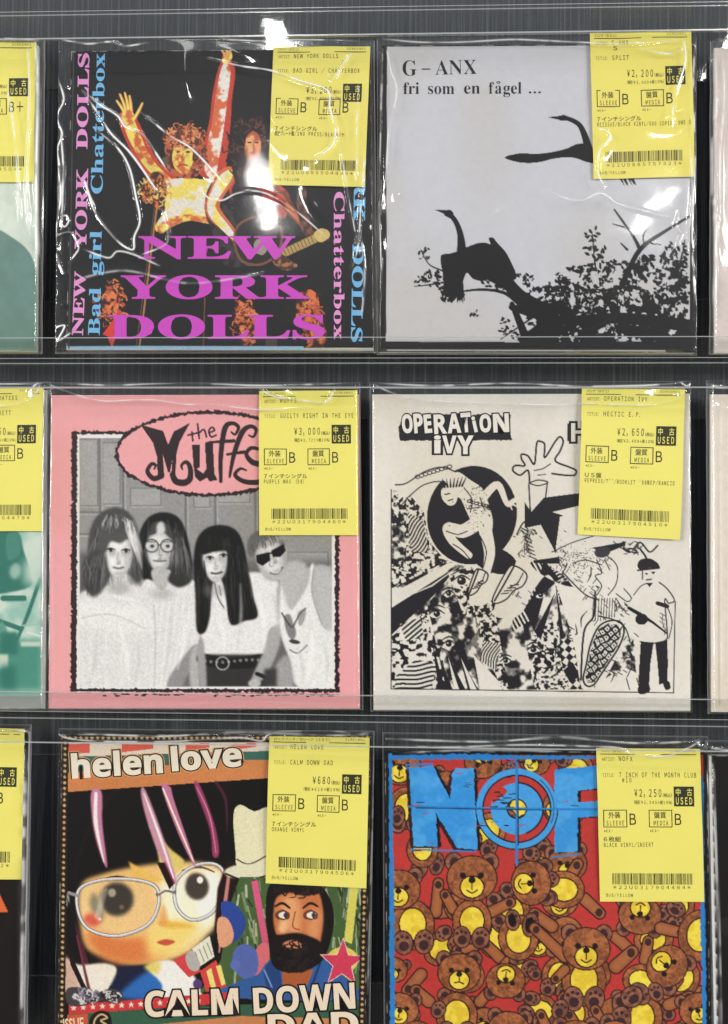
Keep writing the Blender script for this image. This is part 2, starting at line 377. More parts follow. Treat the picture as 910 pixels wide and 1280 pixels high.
def art_stage(q):
    c = Canvas(q, (24, 24, 26)); K = (24, 24, 26)
    Y, O, RD, BR, WH = (232, 216, 108), (206, 104, 66), (190, 66, 52), (134, 74, 46), (226, 222, 214)
    skin = c.mottle(Y, O, 9, 0.46, 0.60, 3); hair = c.mottle((186, 98, 66), (84, 44, 34), 5, 0.4, 0.6)
    flame = c.mottle((214, 110, 62), (58, 34, 28), 5, 0.42, 0.58); cloth = c.mottle(WH, Y, 14, 0.44, 0.56)
    # microphone stand
    c.L([(203, 205), (192, 290), (174, 436)], [2.2, 2.4, 2.0], (176, 120, 84)); c.L([(196, 238), (170, 436)], 1.0, (120, 84, 62))
    # performer with raised arms
    c.SM([(151,140),(150,156),(160,182),(174,208),(192,230),(212,246),(226,238),(220,220),(200,204),(188,184),(176,158),(166,142)], RD)
    c.SM([(153,142),(154,156),(164,180),(178,204),(196,224),(210,232),(214,224),(196,206),(183,186),(172,160),(164,144)], skin)
    for a, b in (((156,141),(146,126)), ((158,139),(150,118)), ((161,138),(156,116)), ((164,140),(162,120)), ((168,148),(178,129))):
        c.L([a, ((a[0]+b[0])/2+0.6, (a[1]+b[1])/2), b], [4.6, 4.0, 2.8], (214, 140, 84), True); c.L([a, b], [2.6, 1.4], Y)
    c.E(160, 146, 8, 9, skin, -25)
    c.SM([(250,218),(254,184),(262,150),(266,116),(275,80),(285,74),(294,88),(290,124),(288,158),(284,196),(278,228)], RD)
    c.SM([(256,214),(259,182),(266,148),(270,116),(278,82),(286,82),(288,94),(284,126),(280,158),(274,196),(268,222)], c.mottle(WH, O, 9, 0.44, 0.6))
    c.E(284, 72, 6, 9, skin, 20)
    for x1, y1 in ((277,62),(283,58),(289,60)): c.L([(284,74),(x1,y1)], [4, 2.4], (220, 164, 96))
    c.SM([(200,228),(232,222),(258,224),(276,214),(284,232),(280,262),(288,284),(262,280),(236,276),(214,284),(198,290),(194,282),(206,262),(202,244)], cloth)
    c.SM([(196,284),(214,272),(238,268),(262,272),(290,276),(284,288),(262,280),(236,276),(214,284),(202,292)], skin)
    c.SM([(182,224),(196,214),(206,222),(208,244),(202,262),(190,256),(178,250)], flame); curls(c, 193, 236, 17, 60, [(214,150,86),(70,44,34),(232,200,120)], 5, 1)
    c.SM([(206,184),(212,166),(230,158),(248,164),(257,184),(256,206),(244,222),(226,222),(210,212)], hair)
    c.SM([(216,190),(224,178),(236,178),(242,190),(240,206),(232,218),(222,214),(216,204)], skin)
    c.E(223, 190, 3, 1.4, (90,40,34)); c.E(235, 190, 3, 1.4, (90,40,34)); c.L([(229,192),(227,199),(230,200)], 1.1, (150,70,50), True)
    c.L([(223,207),(229,205.5),(234,207)], 1.8, (168,52,48), True)
    curls(c, 231, 172, 24, 120, [(202,118,78),(98,50,38),(226,150,100)], 5, 2, 0.7); curls(c, 252, 196, 8, 30, [(170,90,60),(70,36,30)], 5, 3)
    c.E(206, 202, 4.5, 6, (96, 84, 74), 15)
    # second performer, dark hair, red shirt, string instrument
    c.SM([(262,232),(284,214),(300,214),(336,224),(352,250),(350,300),(322,330),(280,330),(266,292),(256,262)], c.mottle((58, 52, 58), (30, 28, 32), 8)); c.SM([(286,222),(298,212),(312,224),(318,250),(300,262),(288,244)], c.mottle(RD, (112,44,40), 6)); c.SM([(326,226),(350,232),(362,246),(356,272),(338,268),(326,250)], c.mottle(RD, (112,44,40), 6)); c.L([(352,246),(368,268),(388,290)], [15,12,9], (112,58,42), True); c.L([(350,246),(366,266),(386,288)], [8,7,5], (186,110,74), True, soft=1)
    c.SM([(318,232),(340,238),(356,250),(352,262),(340,258),(328,250)], RD); c.SM([(322,240),(346,252),(358,250),(350,266),(336,258)], c.mottle(RD, (100,40,36), 5))
    c.SM([(296,214),(308,222),(318,240),(306,240),(298,232)], RD); c.E(336, 246, 16, 9, c.mottle((204,76,58), (120,44,40), 4), 20); c.SM([(290,236),(300,226),(318,232),(330,250),(326,274),(308,278),(294,262)], (40,38,42)); curls(c, 308, 254, 16, 24, [(60,56,62),(30,28,32)], 8, 77)
    c.SM([(262,238),(272,216),(288,208),(294,222),(286,236),(276,252),(276,262),(292,284),(312,312),(304,314),(280,290),(262,274),(256,258)], O)
    c.SM([(264,240),(274,220),(288,212),(290,222),(280,238),(270,254),(272,264),(286,282),(304,308),(298,306),(276,286),(262,270),(259,256)], c.mottle(WH, Y, 9))
    c.SM([(296,170),(304,152),(320,148),(334,160),(340,186),(338,214),(332,232),(314,226),(300,238),(292,220),(290,196)], (38, 31, 31)); curls(c, 314, 190, 30, 150, [(34,28,28),(104,64,48),(58,40,38),(24,20,22)], 8, 4, 1.5)
    c.SM([(308,172),(316,164),(324,170),(326,186),(320,200),(312,202),(307,190)], c.mottle((230,150,100), (170,88,62), 6, 0.45, 0.6)); c.SM([(309,176),(315,170),(316,190),(311,196)], (240,196,130), 1, 0.7)
    c.E(312, 178, 2.6, 1.2, (40,26,26)); c.E(321, 178, 2.6, 1.2, (40,26,26)); c.L([(312,192),(317,190.5),(321,192)], 1.6, (150,50,46), True)
    c.L([(316,200),(322,214),(330,222)], [4,6,3], (112,60,48), True)
    c.SM([(296,282),(318,270),(342,274),(354,292),(348,318),(326,332),(302,328),(292,306)], (120,78,60)); c.SM([(298,284),(318,273),(340,277),(351,292),(345,316),(326,329),(304,325),(295,306)], (38, 32, 34)); c.SM([(320,300),(336,302),(330,318),(318,314)], (150,142,134))
    c.P([(340,318),(346,326),(398,302),(394,292)], (176, 150, 92)); 
    for i in range(11): c.L([(350+i*4.2,313-i*2.1),(354+i*4.2,322-i*2.1)], 0.9, (90,66,44))
    c.SM([(392,293),(400,286),(410,288),(412,296),(400,303)], (204, 178, 110)); c.SM([(340,322),(352,318),(364,326),(372,332),(360,338),(346,334)], c.mottle((158,112,78),(70,46,38),4))
    c.SM([(372,240),(382,236),(384,262),(390,288),(380,294),(372,266)], c.mottle((120,78,62),(60,40,36),5))
    # lit boots and fabric along the bottom
    for pts in ([(128,372),(138,358),(150,360),(148,386),(138,400),(130,396)], [(294,376),(304,378),(318,392),(322,408),(316,430),(304,436),(298,420),(300,400)], [(374,368),(388,362),(398,372),(400,396),(408,412),(404,434),(388,436),(380,412),(370,396)]):
        c.SM(pts, flame); x = sum(p[0] for p in pts)/len(pts); y = sum(p[1] for p in pts)/len(pts); curls(c, x, y, 17, 60, [(218,128,78),(60,36,30),(180,84,58)], 6, int(x), 1.8)
    c.P([(150,386),(154,404),(152,424),(146,418),(140,436),(134,420),(128,418),(140,402)], (204, 62, 58))
    c.L([(256,372),(254,436)], 1.6, (120, 70, 52)); c.SM([(334,420),(346,424),(344,438),(332,438)], (74,62,58))
    c.R(70, 432.5, 380, 440, (150, 190, 214)); c.R(380, 435, 470, 440, (196, 196, 190))
    c.L([(92, 66), (86, 436)], 1.6, (66,64,64)); c.grain(0.08, 1.4); return c

def leaf(c, x, y, s, a, col):
    ca, sa = math.cos(a), math.sin(a)
    c.P([(x+ca*u*s-sa*v*s, y+sa*u*s+ca*v*s) for u, v in ((-1,0),(-0.4,-0.45),(0.4,-0.4),(1,0.05),(0.3,0.5),(-0.5,0.4))], col)
def art_silhouette(q):
    c = Canvas(q, (194, 195, 202)); K = (15, 15, 17); rr = random.Random(5)
    # bird in flight, its own outline
    c.SM([(631,197),(648,192),(676,192),(704,187),(722,180),(736,181),(748,192),(790,188),(800,196),(770,204),(740,204),(716,197),(694,198),(672,203),(650,203)], K)
    c.L([(736,188),(731,170),(724,156),(712,149),(700,147)], [11,8,6,5.4,5], K, True); c.E(704,147.5,6,3.6,K,-4); c.P([(705,144.5),(684,146.5),(705,151)], K)
    c.L([(770,196),(776,216),(784,230)], [8,4,2.4], K); c.L([(776,198),(784,216),(793,229)], [7,4,2.4], K)
    for i in range(4): c.P([(772+i*5,220),(777+i*5,222),(781+i*5,233)], K)
    # perched bird
    c.P(smooth([(551,320),(562,317),(575,313),(586,308),(597,304),(607,303.5),(613,305),(611,298),(616,297),(622,304),(632,315),(640,330),(646,346),(640,350),(628,345),(613,346),(606,351),(592,349),(584,341),(580,348),(577,358),(573,368),(566,377),(561,371),(557,360),(553,340)], True, 4), K)
    c.L([(577,312),(576,296),(572,282),(566,272),(558,267)], [12,8,6.4,6,6.5], K, True); c.E(561.5,266.5,5.4,4,K,20); c.P([(561,263),(543,262),(560,269.5)], K)
    for i in range(26): x = 556+rr.random()*22; c.L([(x, 352), (x+rr.uniform(-4,4), 374+rr.random()*5)], [2.4, 0.6], K)
    # trunk and limbs
    c.L([(604,340),(630,350),(652,372),(690,392),(740,404),(866,400)], [10,15,17,20,24,40], K, True); c.SM([(690,392),(740,382),(800,380),(866,372),(866,430),(660,430),(668,408)], K)
    for p, w in (([(650,380),(630,366),(600,362),(566,366)],[7,4,3,1.5]), ([(640,362),(616,350),(596,340)],[8,6,4]), ([(760,384),(780,350),(800,312),(830,290),(866,268)],[9,7,6,4,2.4]),
                 ([(800,312),(792,296),(778,276),(768,262)],[5,4,3,2]), ([(806,308),(804,294),(810,286)],[3,2,1]), ([(784,312),(776,304)],[3,1.4]), ([(780,284),(766,280)],[2.4,1]), ([(812,304),(826,306)],[2.4,1]),
                 ([(660,430),(650,404),(640,380)],[12,9,6]), ([(700,392),(720,360),(728,334)],[6,3,1.4]), ([(690,380),(664,398),(626,424)],[4,2.4,1.2]), ([(760,380),(746,344),(740,290)],[4,2.4,1]), ([(840,372),(850,330),(856,300)],[4,2.4,1.2]),
                 ([(560,352),(536,356),(518,358)],[2.4,1.6,1]), ([(552,338),(536,330),(526,312)],[2,1.4,1])):
        c.L(p, w, K, True)
    def cloud(cx, cy, rx, ry, n, smin, smax):
        for _ in range(n):
            a = rr.uniform(0, 6.28); d = math.sqrt(rr.random())
            leaf(c, cx+rx*d*math.cos(a), cy+ry*d*math.sin(a), rr.uniform(smin, smax), rr.uniform(0, 6.28), K)
    for t in ((565,366,16,12,40,2,5),(556,352,14,16,30,2,4),(620,356,22,8,26,2,4),(684,376,30,18,90,2,5),(730,376,40,18,130,2,5),(790,376,46,18,150,2,6),(744,328,16,30,42,2,4.6),(740,292,8,12,12,2,4),(724,350,26,18,60,2,5),(770,348,30,24,70,2,5),(820,345,40,26,150,2,6),(846,322,16,24,40,2,5),(700,362,20,14,40,2,5),(690,398,30,22,70,2,5),
              (740,405,50,22,140,2,6),(810,400,55,26,170,3,6),(532,348,16,10,26,2,4),(530,318,8,10,12,1.6,3.4),(640,415,16,8,18,2,4),(655,350,12,8,16,2,4),(594,392,6,4,5,2,3.6),(630,402,7,5,7,2,3.6),(698,346,6,5,6,2,3.4)): cloud(*t)
    n = fnoise(c.H, c.W, 9*c.S, 4); yy, xx = np.meshgrid(np.arange(c.H)/c.S+c.y0, np.arange(c.W)/c.S+c.x0, indexing='ij')   # gaps of sky in the foliage
    d = np.minimum(np.clip((xx-690)/40, 0, 1), 1)*np.exp(-((yy-(372+0.12*(866-xx)))/26)**2)
    c.a[(n > 0.66-0.13*d) & (xx > 684) & (xx < 862) & (yy > 336) & (yy < 427)] = (194, 195, 202)
    for t in ((800,392,60,24,120,2,5),(720,400,40,16,60,2,4.4),(840,360,24,20,60,2,5)): cloud(*t)
    c.L([(640,384),(700,400),(780,398),(866,408)], [8,12,14,16], K, True)
    B = (24, 24, 26)
    q = np.asarray(q, float); TL, TR, BR, BL = q
    c.P([BL+(-3,-13), BR+(3,-12.5), BR+(3,3), BL+(-3,3)], B); c.P([TL-(3,3), TL+(6,-3), BL+(8.5,3), BL+(-3,3)], B); c.P([TR+(-6.5,-3), TR+(3,-3), BR+(3,3), BR+(-6,3)], B)
    c.P([BL+(10,-3.2), BR+(-36,-3), BR+(-36,-1.4), BL+(10,-1.6)], (170,170,172)); c.P([TL-(3,3), TR+(3,-3), TR+(3,1.2), TL+(-3,1.2)], B)
    c.grain(0.015, 6); return c

def eye(c, x, y, w, a=0.0, dark=40):
    c.L([(x-w, y+a*w), (x, y-0.35*w), (x+w, y-a*w)], [1.0, 1.8, 1.0], dark, True); c.E(x, y+0.15*w, w*0.42, w*0.42, dark); c.E(x-w*0.5, y+0.3*w, w*0.3, w*0.2, 225); c.L([(x-w, y+0.4*w), (x+w, y+0.4*w)], 0.7, 120)
def face(c, cx, cy, rx, ry, tone, shade, rot=0, side=1):
    r = math.radians(rot); f = lambda u, v: (cx+(u*math.cos(r)-v*math.sin(r))*rx, cy+(u*math.sin(r)+v*math.cos(r))*ry)
    q = [(-0.95,-0.3),(-0.7,-0.9),(0,-1.05),(0.7,-0.9),(0.95,-0.3),(0.86,0.25),(0.6,0.72),(0.22,1.0),(-0.2,1.0),(-0.6,0.72),(-0.88,0.25)]
    c.SM([f(u, v) for u, v in q], shade, 0.8); c.SM([f(u*0.80-0.10*side, v*0.88) for u, v in q], tone, 3.2)
    c.E(*f(0.62*side, 0.25), rx*0.22, ry*0.5, shade, rot, 3, 0.6)
    for u in (-0.42, 0.42): c.E(*f(u, -0.10), rx*0.30, ry*0.15, shade-46, rot, 2.4, 0.55)
    c.SM([f(-0.02,-0.1), f(0.14*side,0.30), f(-0.10*side,0.34)], shade-14, 1.6, 0.7); c.E(*f(0, 0.36), rx*0.16, ry*0.05, shade-60, rot, 1.0, 0.7)
    c.E(*f(0, 0.78), rx*0.34, ry*0.06, shade-30, rot, 1.4, 0.5); c.E(*f(-0.4*side, 0.28), rx*0.22, ry*0.16, min(tone+22, 245), rot, 3, 0.8); c.E(*f(-0.1*side, -0.55), rx*0.4, ry*0.16, min(tone+18, 245), rot, 3, 0.6)
def strands(c, region, n, cols, w, seed, bend=4):
    rr = random.Random(seed)
    for _ in range(n):
        t = rr.random(); (x0, y0), (x1, y1) = [(a[0]+(b[0]-a[0])*t, a[1]+(b[1]-a[1])*t) for a, b in (region[:2], region[2:])]
        k = rr.uniform(-bend, bend); s = rr.uniform(0.0, 0.35); e = rr.uniform(0.6, 1.0)
        c.L([(x0+(x1-x0)*s, y0+(y1-y0)*s), ((x0+x1)/2+k, (y0+y1)/2), (x0+(x1-x0)*e+k*0.4, y0+(y1-y0)*e)], [rr.uniform(.4,w), w, 0.4], rr.choice(cols), True, 0.6)
def art_group(q):
    PK = (232, 164, 166); c = Canvas(q, PK); K = (44, 30, 34)
    q = np.asarray(q, float)
    c.P(jitter([(89.5,539),(424,539),(424,866),(88.5,865)], 0.9), K); 
    for x0, y0, x1, y1, n in ((130,867.5,230,868,14),(262,868,420,870,20)):
        for i in range(n):
            x = x0+(x1-x0)*(i+random.Random(i+n).random())/n; c.E(x, y0+random.Random(i).uniform(-.5,2.5), random.Random(i+3).uniform(1.5,5), 1.0, K)
    c.P(jitter([(96.5,543),(418.5,543),(418.5,861),(95.5,861)], 0.6), (228, 226, 222))
    x0, y0, x1, y1 = 99, 547, 414.5, 858
    ph = Canvas([(x0,y0),(x1,y1)], 150)
    p = ph
    g = p.mottle(146, 158, 10) if False else None
    p.R(x0,y0,x1,y1, 138)
    # panelled doors behind
    for (a, b, d, e_) in ((99,549,122,632),(163,610,201,632),(242,600,262,634),(272,604,312,628),(330,560,350,640),(360,690,410,720),(128,553,150,630)):
        p.R(a,b,d,e_, 152, 1); p.L([(a,b),(d,b),(d,e_),(a,e_),(a,b)], 1.2, 108); p.L([(a+1.5,e_+1.5),(d+1.5,e_+1.5)], 1.2, 172)
    for xx in (124, 153, 231, 268, 318): p.L([(xx,547),(xx+2,760)], 2.4, 104, soft=1); p.L([(xx+3,547),(xx+5,760)], 1.2, 166)
    for yy in (640, 667): p.L([(99,yy),(160,yy)], 1.6, 100); p.L([(99,yy+3),(160,yy+3)], 1.2, 164)
    p.R(204, 700, 420, 860, 96, 6); p.R(99, 690, 108, 742, 78, 4)
    # second from left: long dark hair, round glasses, pale shirt
    p.SM([(172,690),(175,664),(186,646),(204,640),(222,646),(232,664),(238,690),(240,712),(232,730),(218,732),(190,730),(178,722)], 34, 1); strands(p, [(182,648),(228,650),(174,726),(240,726)], 70, [30,80,104,60], 1.6, 3, 8)
    p.SM([(176,735),(198,728),(220,726),(240,724),(252,744),(251,780),(248,804),(240,812),(222,838),(208,858),(170,858)], 214, 1)
    p.SM([(190,712),(212,712),(212,726),(202,738),(192,728)], 176, 1); face(p, 200, 690, 17, 25, 206, 160, 3); p.SM([(186,668),(190,654),(202,652),(212,658),(218,676),(212,672),(202,664),(192,668)], 66, 1); p.SM([(196,656),(203,652),(206,664),(197,668)], 200, 1.2)
    for gx in (189.5, 209): p.E(gx, 682, 9, 8.5, 60); p.E(gx, 682, 7.6, 7.2, 192); p.E(gx+0.5, 682.5, 2.6, 2, 60); p.L([(gx-5,677),(gx+5,677)], 1.2, 90)
    p.L([(197,681),(201,681)], 1.4, 60); p.L([(200,685),(198,693),(203,694)], 1.2, 140, True); p.L([(192,700.6),(199,701.4),(207,700.4)], 2, 96, True)
    p.SM([(216,668),(226,672),(236,700),(240,724),(226,734),(214,730),(210,722),(218,704)], 52, 1.5); strands(p, [(218,668),(228,668),(212,730),(240,728)], 40, [34,90,120,60], 1.4, 5, 5)
    for i in range(16): p.L([(200+i*3, 745), (196+i*2.7, 800), (192+i*2, 856)], 1.2, [196,226,204][i%3], True, 0.6, 1)
    p.SM([(236,812),(246,806),(240,830),(226,858),(209,858),(214,842)], 134, 1.2); p.SM([(238,818),(250,808),(252,858),(238,858)], 168, 1.2)
    # leftmost: shaggy hair with light streaks, loose pale dress
    p.SM([(100,742),(120,734),(150,730),(172,732),(190,744),(196,800),(194,858),(99,858),(99,760)], 210, 1.5)
    p.SM([(104,748),(140,756),(180,760),(182,790),(100,780)], 220, 4); p.L([(102,772),(140,768),(182,786)], 1.4, 186, True, soft=1); p.L([(192,756),(194,800),(192,858)], 1.6, 180, True, soft=1)
    for i in range(14): p.L([(108+i*6.4, 775), (106+i*6.6, 820), (108+i*6.4, 856)], 1.6, [200,222,206][i%3], True, 0.5, 1.4)
    p.SM([(140,720),(160,718),(160,734),(148,744),(138,734)], 196, 1.5)
    p.SM([(104,730),(108,700),(112,664),(122,644),(142,634),(160,640),(172,660),(176,690),(178,720),(170,728),(156,712),(140,716),(130,734),(116,742)], 72, 1.2)
    strands(p, [(120,648),(168,650),(106,740),(178,724)], 110, [44,60,110,130], 1.6, 7, 8);
    face(p, 148, 694, 18.5, 28, 222, 176, 0)
    p.SM([(124,664),(138,646),(156,646),(168,664),(172,690),(166,690),(161,674),(150,679),(138,677),(131,692),(124,690)], 78, 1.2)
    strands(p, [(154,644),(168,652),(168,690),(178,716)], 40, [206,226,180], 1.6, 8, 3); strands(p, [(134,641),(152,642),(128,668),(157,666)], 50, [50,90,190,64,170], 1.4, 9, 4)
    p.SM([(104,720),(112,690),(130,692),(134,720),(124,742),(112,744)], 66, 2); strands(p, [(106,690),(134,692),(104,744),(128,746)], 60, [40,96,60,110], 1.4, 10, 6)
    eye(p, 138, 687, 5.5); eye(p, 157, 688, 5.5); p.L([(148,690),(146,700),(150,701)], 1.2, 160, True); p.L([(142,709),(148,710.4),(154,709)], 2.6, 110, True)
    # third: very long straight black hair with a fringe, cropped white shirt, studded belt
    p.SM([(246,730),(262,722),(300,716),(330,716),(346,724),(352,752),(354,784),(338,786),(330,820),(296,822),(256,818),(250,790)], 218, 1.5)
    p.R(250, 818, 334, 858, 54, 1.5); p.SM([(250,817),(290,822),(334,817),(334,831),(290,836),(250,830)], 40, 0.6)
    for i in range(11): p.E(256+i*7.4, 826+math.sin(i*0.6)*1.5, 1.7, 1.7, 190); p.E(256+i*7.4, 826+math.sin(i*0.6)*1.5, 0.9, 0.9, 50)
    p.L([(278+8*math.cos(t), 829+8*math.sin(t)) for t in np.linspace(0, 6.3, 20)], 1.6, 170)
    p.SM([(338,786),(352,782),(348,810),(334,842),(324,852),(312,856),(322,830),(330,812)], 158, 1.2); p.L([(321,842),(331,846)], 5, 40); p.E(318, 854, 8, 5, 176, 0, 1)
    p.SM([(254,800),(258,858),(250,858),(246,812)], 150, 1.5)
    p.SM([(242,700),(246,674),(258,660),(276,656),(294,662),(304,680),(310,712),(316,744),(322,770),(306,776),(288,780),(282,746),(276,724),(266,730),(262,770),(256,790),(246,788),(244,748)], 34, 1)
    face(p, 269, 702, 16, 25, 220, 176, -4); p.SM([(252,692),(254,672),(268,662),(284,668),(292,690),(280,688),(266,690)], 32, 0.8); strands(p, [(254,668),(288,668),(252,694),(290,692)], 40, [24,50,64], 1.2, 12, 1)
    strands(p, [(284,676),(300,680),(284,778),(322,770)], 70, [24,58,70,30], 1.4, 13, 4); strands(p, [(246,690),(256,700),(246,788),(262,776)], 40, [24,60,34], 1.4, 14, 3)
    eye(p, 262, 697, 5); eye(p, 279, 694, 5); p.L([(270,698),(269,707),(273,707)], 1.2, 160, True); p.L([(264,716),(270,716.8),(277,715)], 2.4, 70, True)
    p.L([(268,728),(272,746),(280,760)], 1.2, 60, True); p.L([(274,732),(276,744)], 1, 70)
    # rightmost: short hair, dark glasses, printed vest
    p.SM([(345,742),(352,724),(372,716),(394,706),(410,708),(415,720),(415,858),(372,858),(360,820),(350,786)], 168, 1.5)
    p.SM([(352,728),(362,740),(364,762),(384,732),(388,708),(392,706),(390,740),(404,784),(415,790),(415,858),(372,858),(362,824),(350,786)], 218, 1)
    p.SM([(318,690),(334,682),(354,700),(360,720),(346,726),(330,722)], 172, 1.5); p.SM([(348,712),(368,700),(384,712),(364,760),(354,740)], 172, 2)
    face(p, 341, 694, 20, 27, 204, 158, -22); p.SM([(309,690),(311,672),(326,662),(346,666),(356,678),(354,684),(340,674),(324,680),(316,696)], 96, 1.2); strands(p, [(312,680),(350,664),(314,692),(356,680)], 60, [60,140,170,84], 1.4, 15, 3)
    p.P([(320,694),(336,690),(338,700),(328,707),(321,703)], 24); p.P([(339,688),(354,680),(357,688),(350,696),(341,696)], 24); p.L([(336,692),(342,690)], 1.8, 30)
    p.L([(338,698),(337,707),(342,707)], 1.2, 140, True); p.L([(338,716),(346,717),(353,709)], 2.2, 90, True); p.L([(340,715.5),(346,716),(351,711)], 1, 230, True)
    p.SM([(355,770),(362,768),(366,778),(370,790),(366,800),(360,794),(356,782)], 120, 0.5); p.SM([(372,766),(382,762),(380,776),(374,782)], 150, 0.5); p.L([(352,766),(358,776),(364,784)], 1.6, 60); p.L([(366,784),(374,768),(382,760)], 1.6, 70, True); p.E(368, 802, 7, 2.6, 60, 10); p.L([(362,812),(372,816),(384,806)], 1.6, 110, True)
    p.SM([(392,716),(410,712),(415,740),(415,786),(404,780),(396,748)], 176, 3); p.L([(392,712),(390,742),(402,780)], 1.4, 140, True, soft=1)
    p.SM([(346,830),(360,820),(366,858),(344,858)], 150, 2); p.R(330, 836, 346, 858, 60, 2)
    # cloth folds
    for x0_, y0_, x1_, y1_, t_, w_ in ((120,790,112,856,188,5),(150,784,160,850,232,6),(172,800,168,856,186,5),(214,760,204,850,190,5),(230,770,222,836,236,5),(300,730,296,812,190,4),(322,740,330,800,236,5),(340,742,346,786,184,5),(274,770,280,816,236,5),(390,790,384,850,240,6),(404,800,408,850,190,5),(372,810,378,856,188,4),(128,742,176,752,236,5)):
        p.L([(x0_,y0_),((x0_+x1_)/2+3,(y0_+y1_)/2),(x1_,y1_)], [1,w_,1], t_, True, 0.6, 3)
    for cx_, cy_ in ((148,735),(202,742),(268,738)): p.E(cx_, cy_, 15, 7, 128, 0, 4, 0.45)
    p.a = 255*np.clip((p.a/255-0.10)/0.86, 0, 1)**0.82
    p.a = boxblur(p.a[..., 0], 1)[..., None]*np.array([1, 0.995, 0.985]); p.grain(0.09, 1.4)
    yy, xx = np.meshgrid(np.arange(c.H)/c.S+c.y0, np.arange(c.W)/c.S+c.x0, indexing='ij')
    ins = (xx > x0) & (xx < x1) & (yy > y0) & (yy < y1)
    c.a[ins] = p.sample(xx[ins], yy[ins])
    # oval nameplate with torn black edge and hand-cut lettering
    t = np.linspace(0, 2*np.pi, 80, endpoint=False)
    c.P(jitter(np.stack([262+118.5*np.cos(t), 567+54*np.sin(t)], -1), 0.9), K); c.P(jitter(np.stack([262+114*np.cos(t), 567+49.5*np.sin(t)], -1), 0.8), PK)
    Z = lambda pts: [(60+x*0.2198, 490+y*0.2198) for x, y in pts]
    c.P(Z([(525,185),(655,222),(683,300),(715,225),(808,175),(748,285),(732,345),(724,470),(700,478),(708,380),(694,455),(682,455),(652,350),(662,480),(624,492),(620,370),(598,290)]), K)
    c.L(Z([(645,478),(600,492),(566,452),(588,410),(612,416),(604,438)]), [7,6.4,5.4,4.6,3.4,2], K, True)
    c.L(Z([(708,470),(728,508),(776,516),(808,490),(808,430),(786,398),(760,416),(764,440)]), [7,8,8.4,7.6,6,4.6,3.4,2], K, True)
    c.P([(240,556),(250,556),(250,584),(246,586),(254,592),(258,586),(256,553),(266,551),(268,592),(272,600),(262,602),(259,597),(250,602),(244,596),(242,584)], K)
    c.L([(276,602),(276,570),(281,536),(290,529),(298,534),(294,543),(289,540)], [4,6,7,5,4.5,3,2], K, True); c.L([(262,553),(292,551)], [3,4.5], K)
    c.L([(287,596),(293,566),(303,540),(313,533),(320,537),(317,546),(311,544)], [3,6,7,5,4.5,3,2], K, True); c.L([(284,568),(305,565)], [3,4.5], K)
    c.L([(326,562),(314,560),(308,568),(316,578),(332,582),(338,592),(326,602),(306,602),(294,594),(300,586),(308,588)], [4,5,5,7,8,8,7,6,5,3.5,2], K, True)
    for pts in ([(240,540),(241,551)], [(235,544),(247,541)], [(247,530),(249,548)], [(249,541),(255,537),(258,546)], [(261,541),(268,538),(265,534),(261,539),(264,546),(270,544)]): c.L(pts, 2.2, K, True)
    c.P([q[3]+(-2,-1.2), q[2]+(2,-1.2), q[2]+(2,2), q[3]+(-2,2)], (244, 178, 184))
    c.L([(67,880),(62,500)], 1.2, (242,176,184)); c.L([(442,500),(443,880)], 1.0, (242,170,180))
    c.grain(0.012, 5); return c

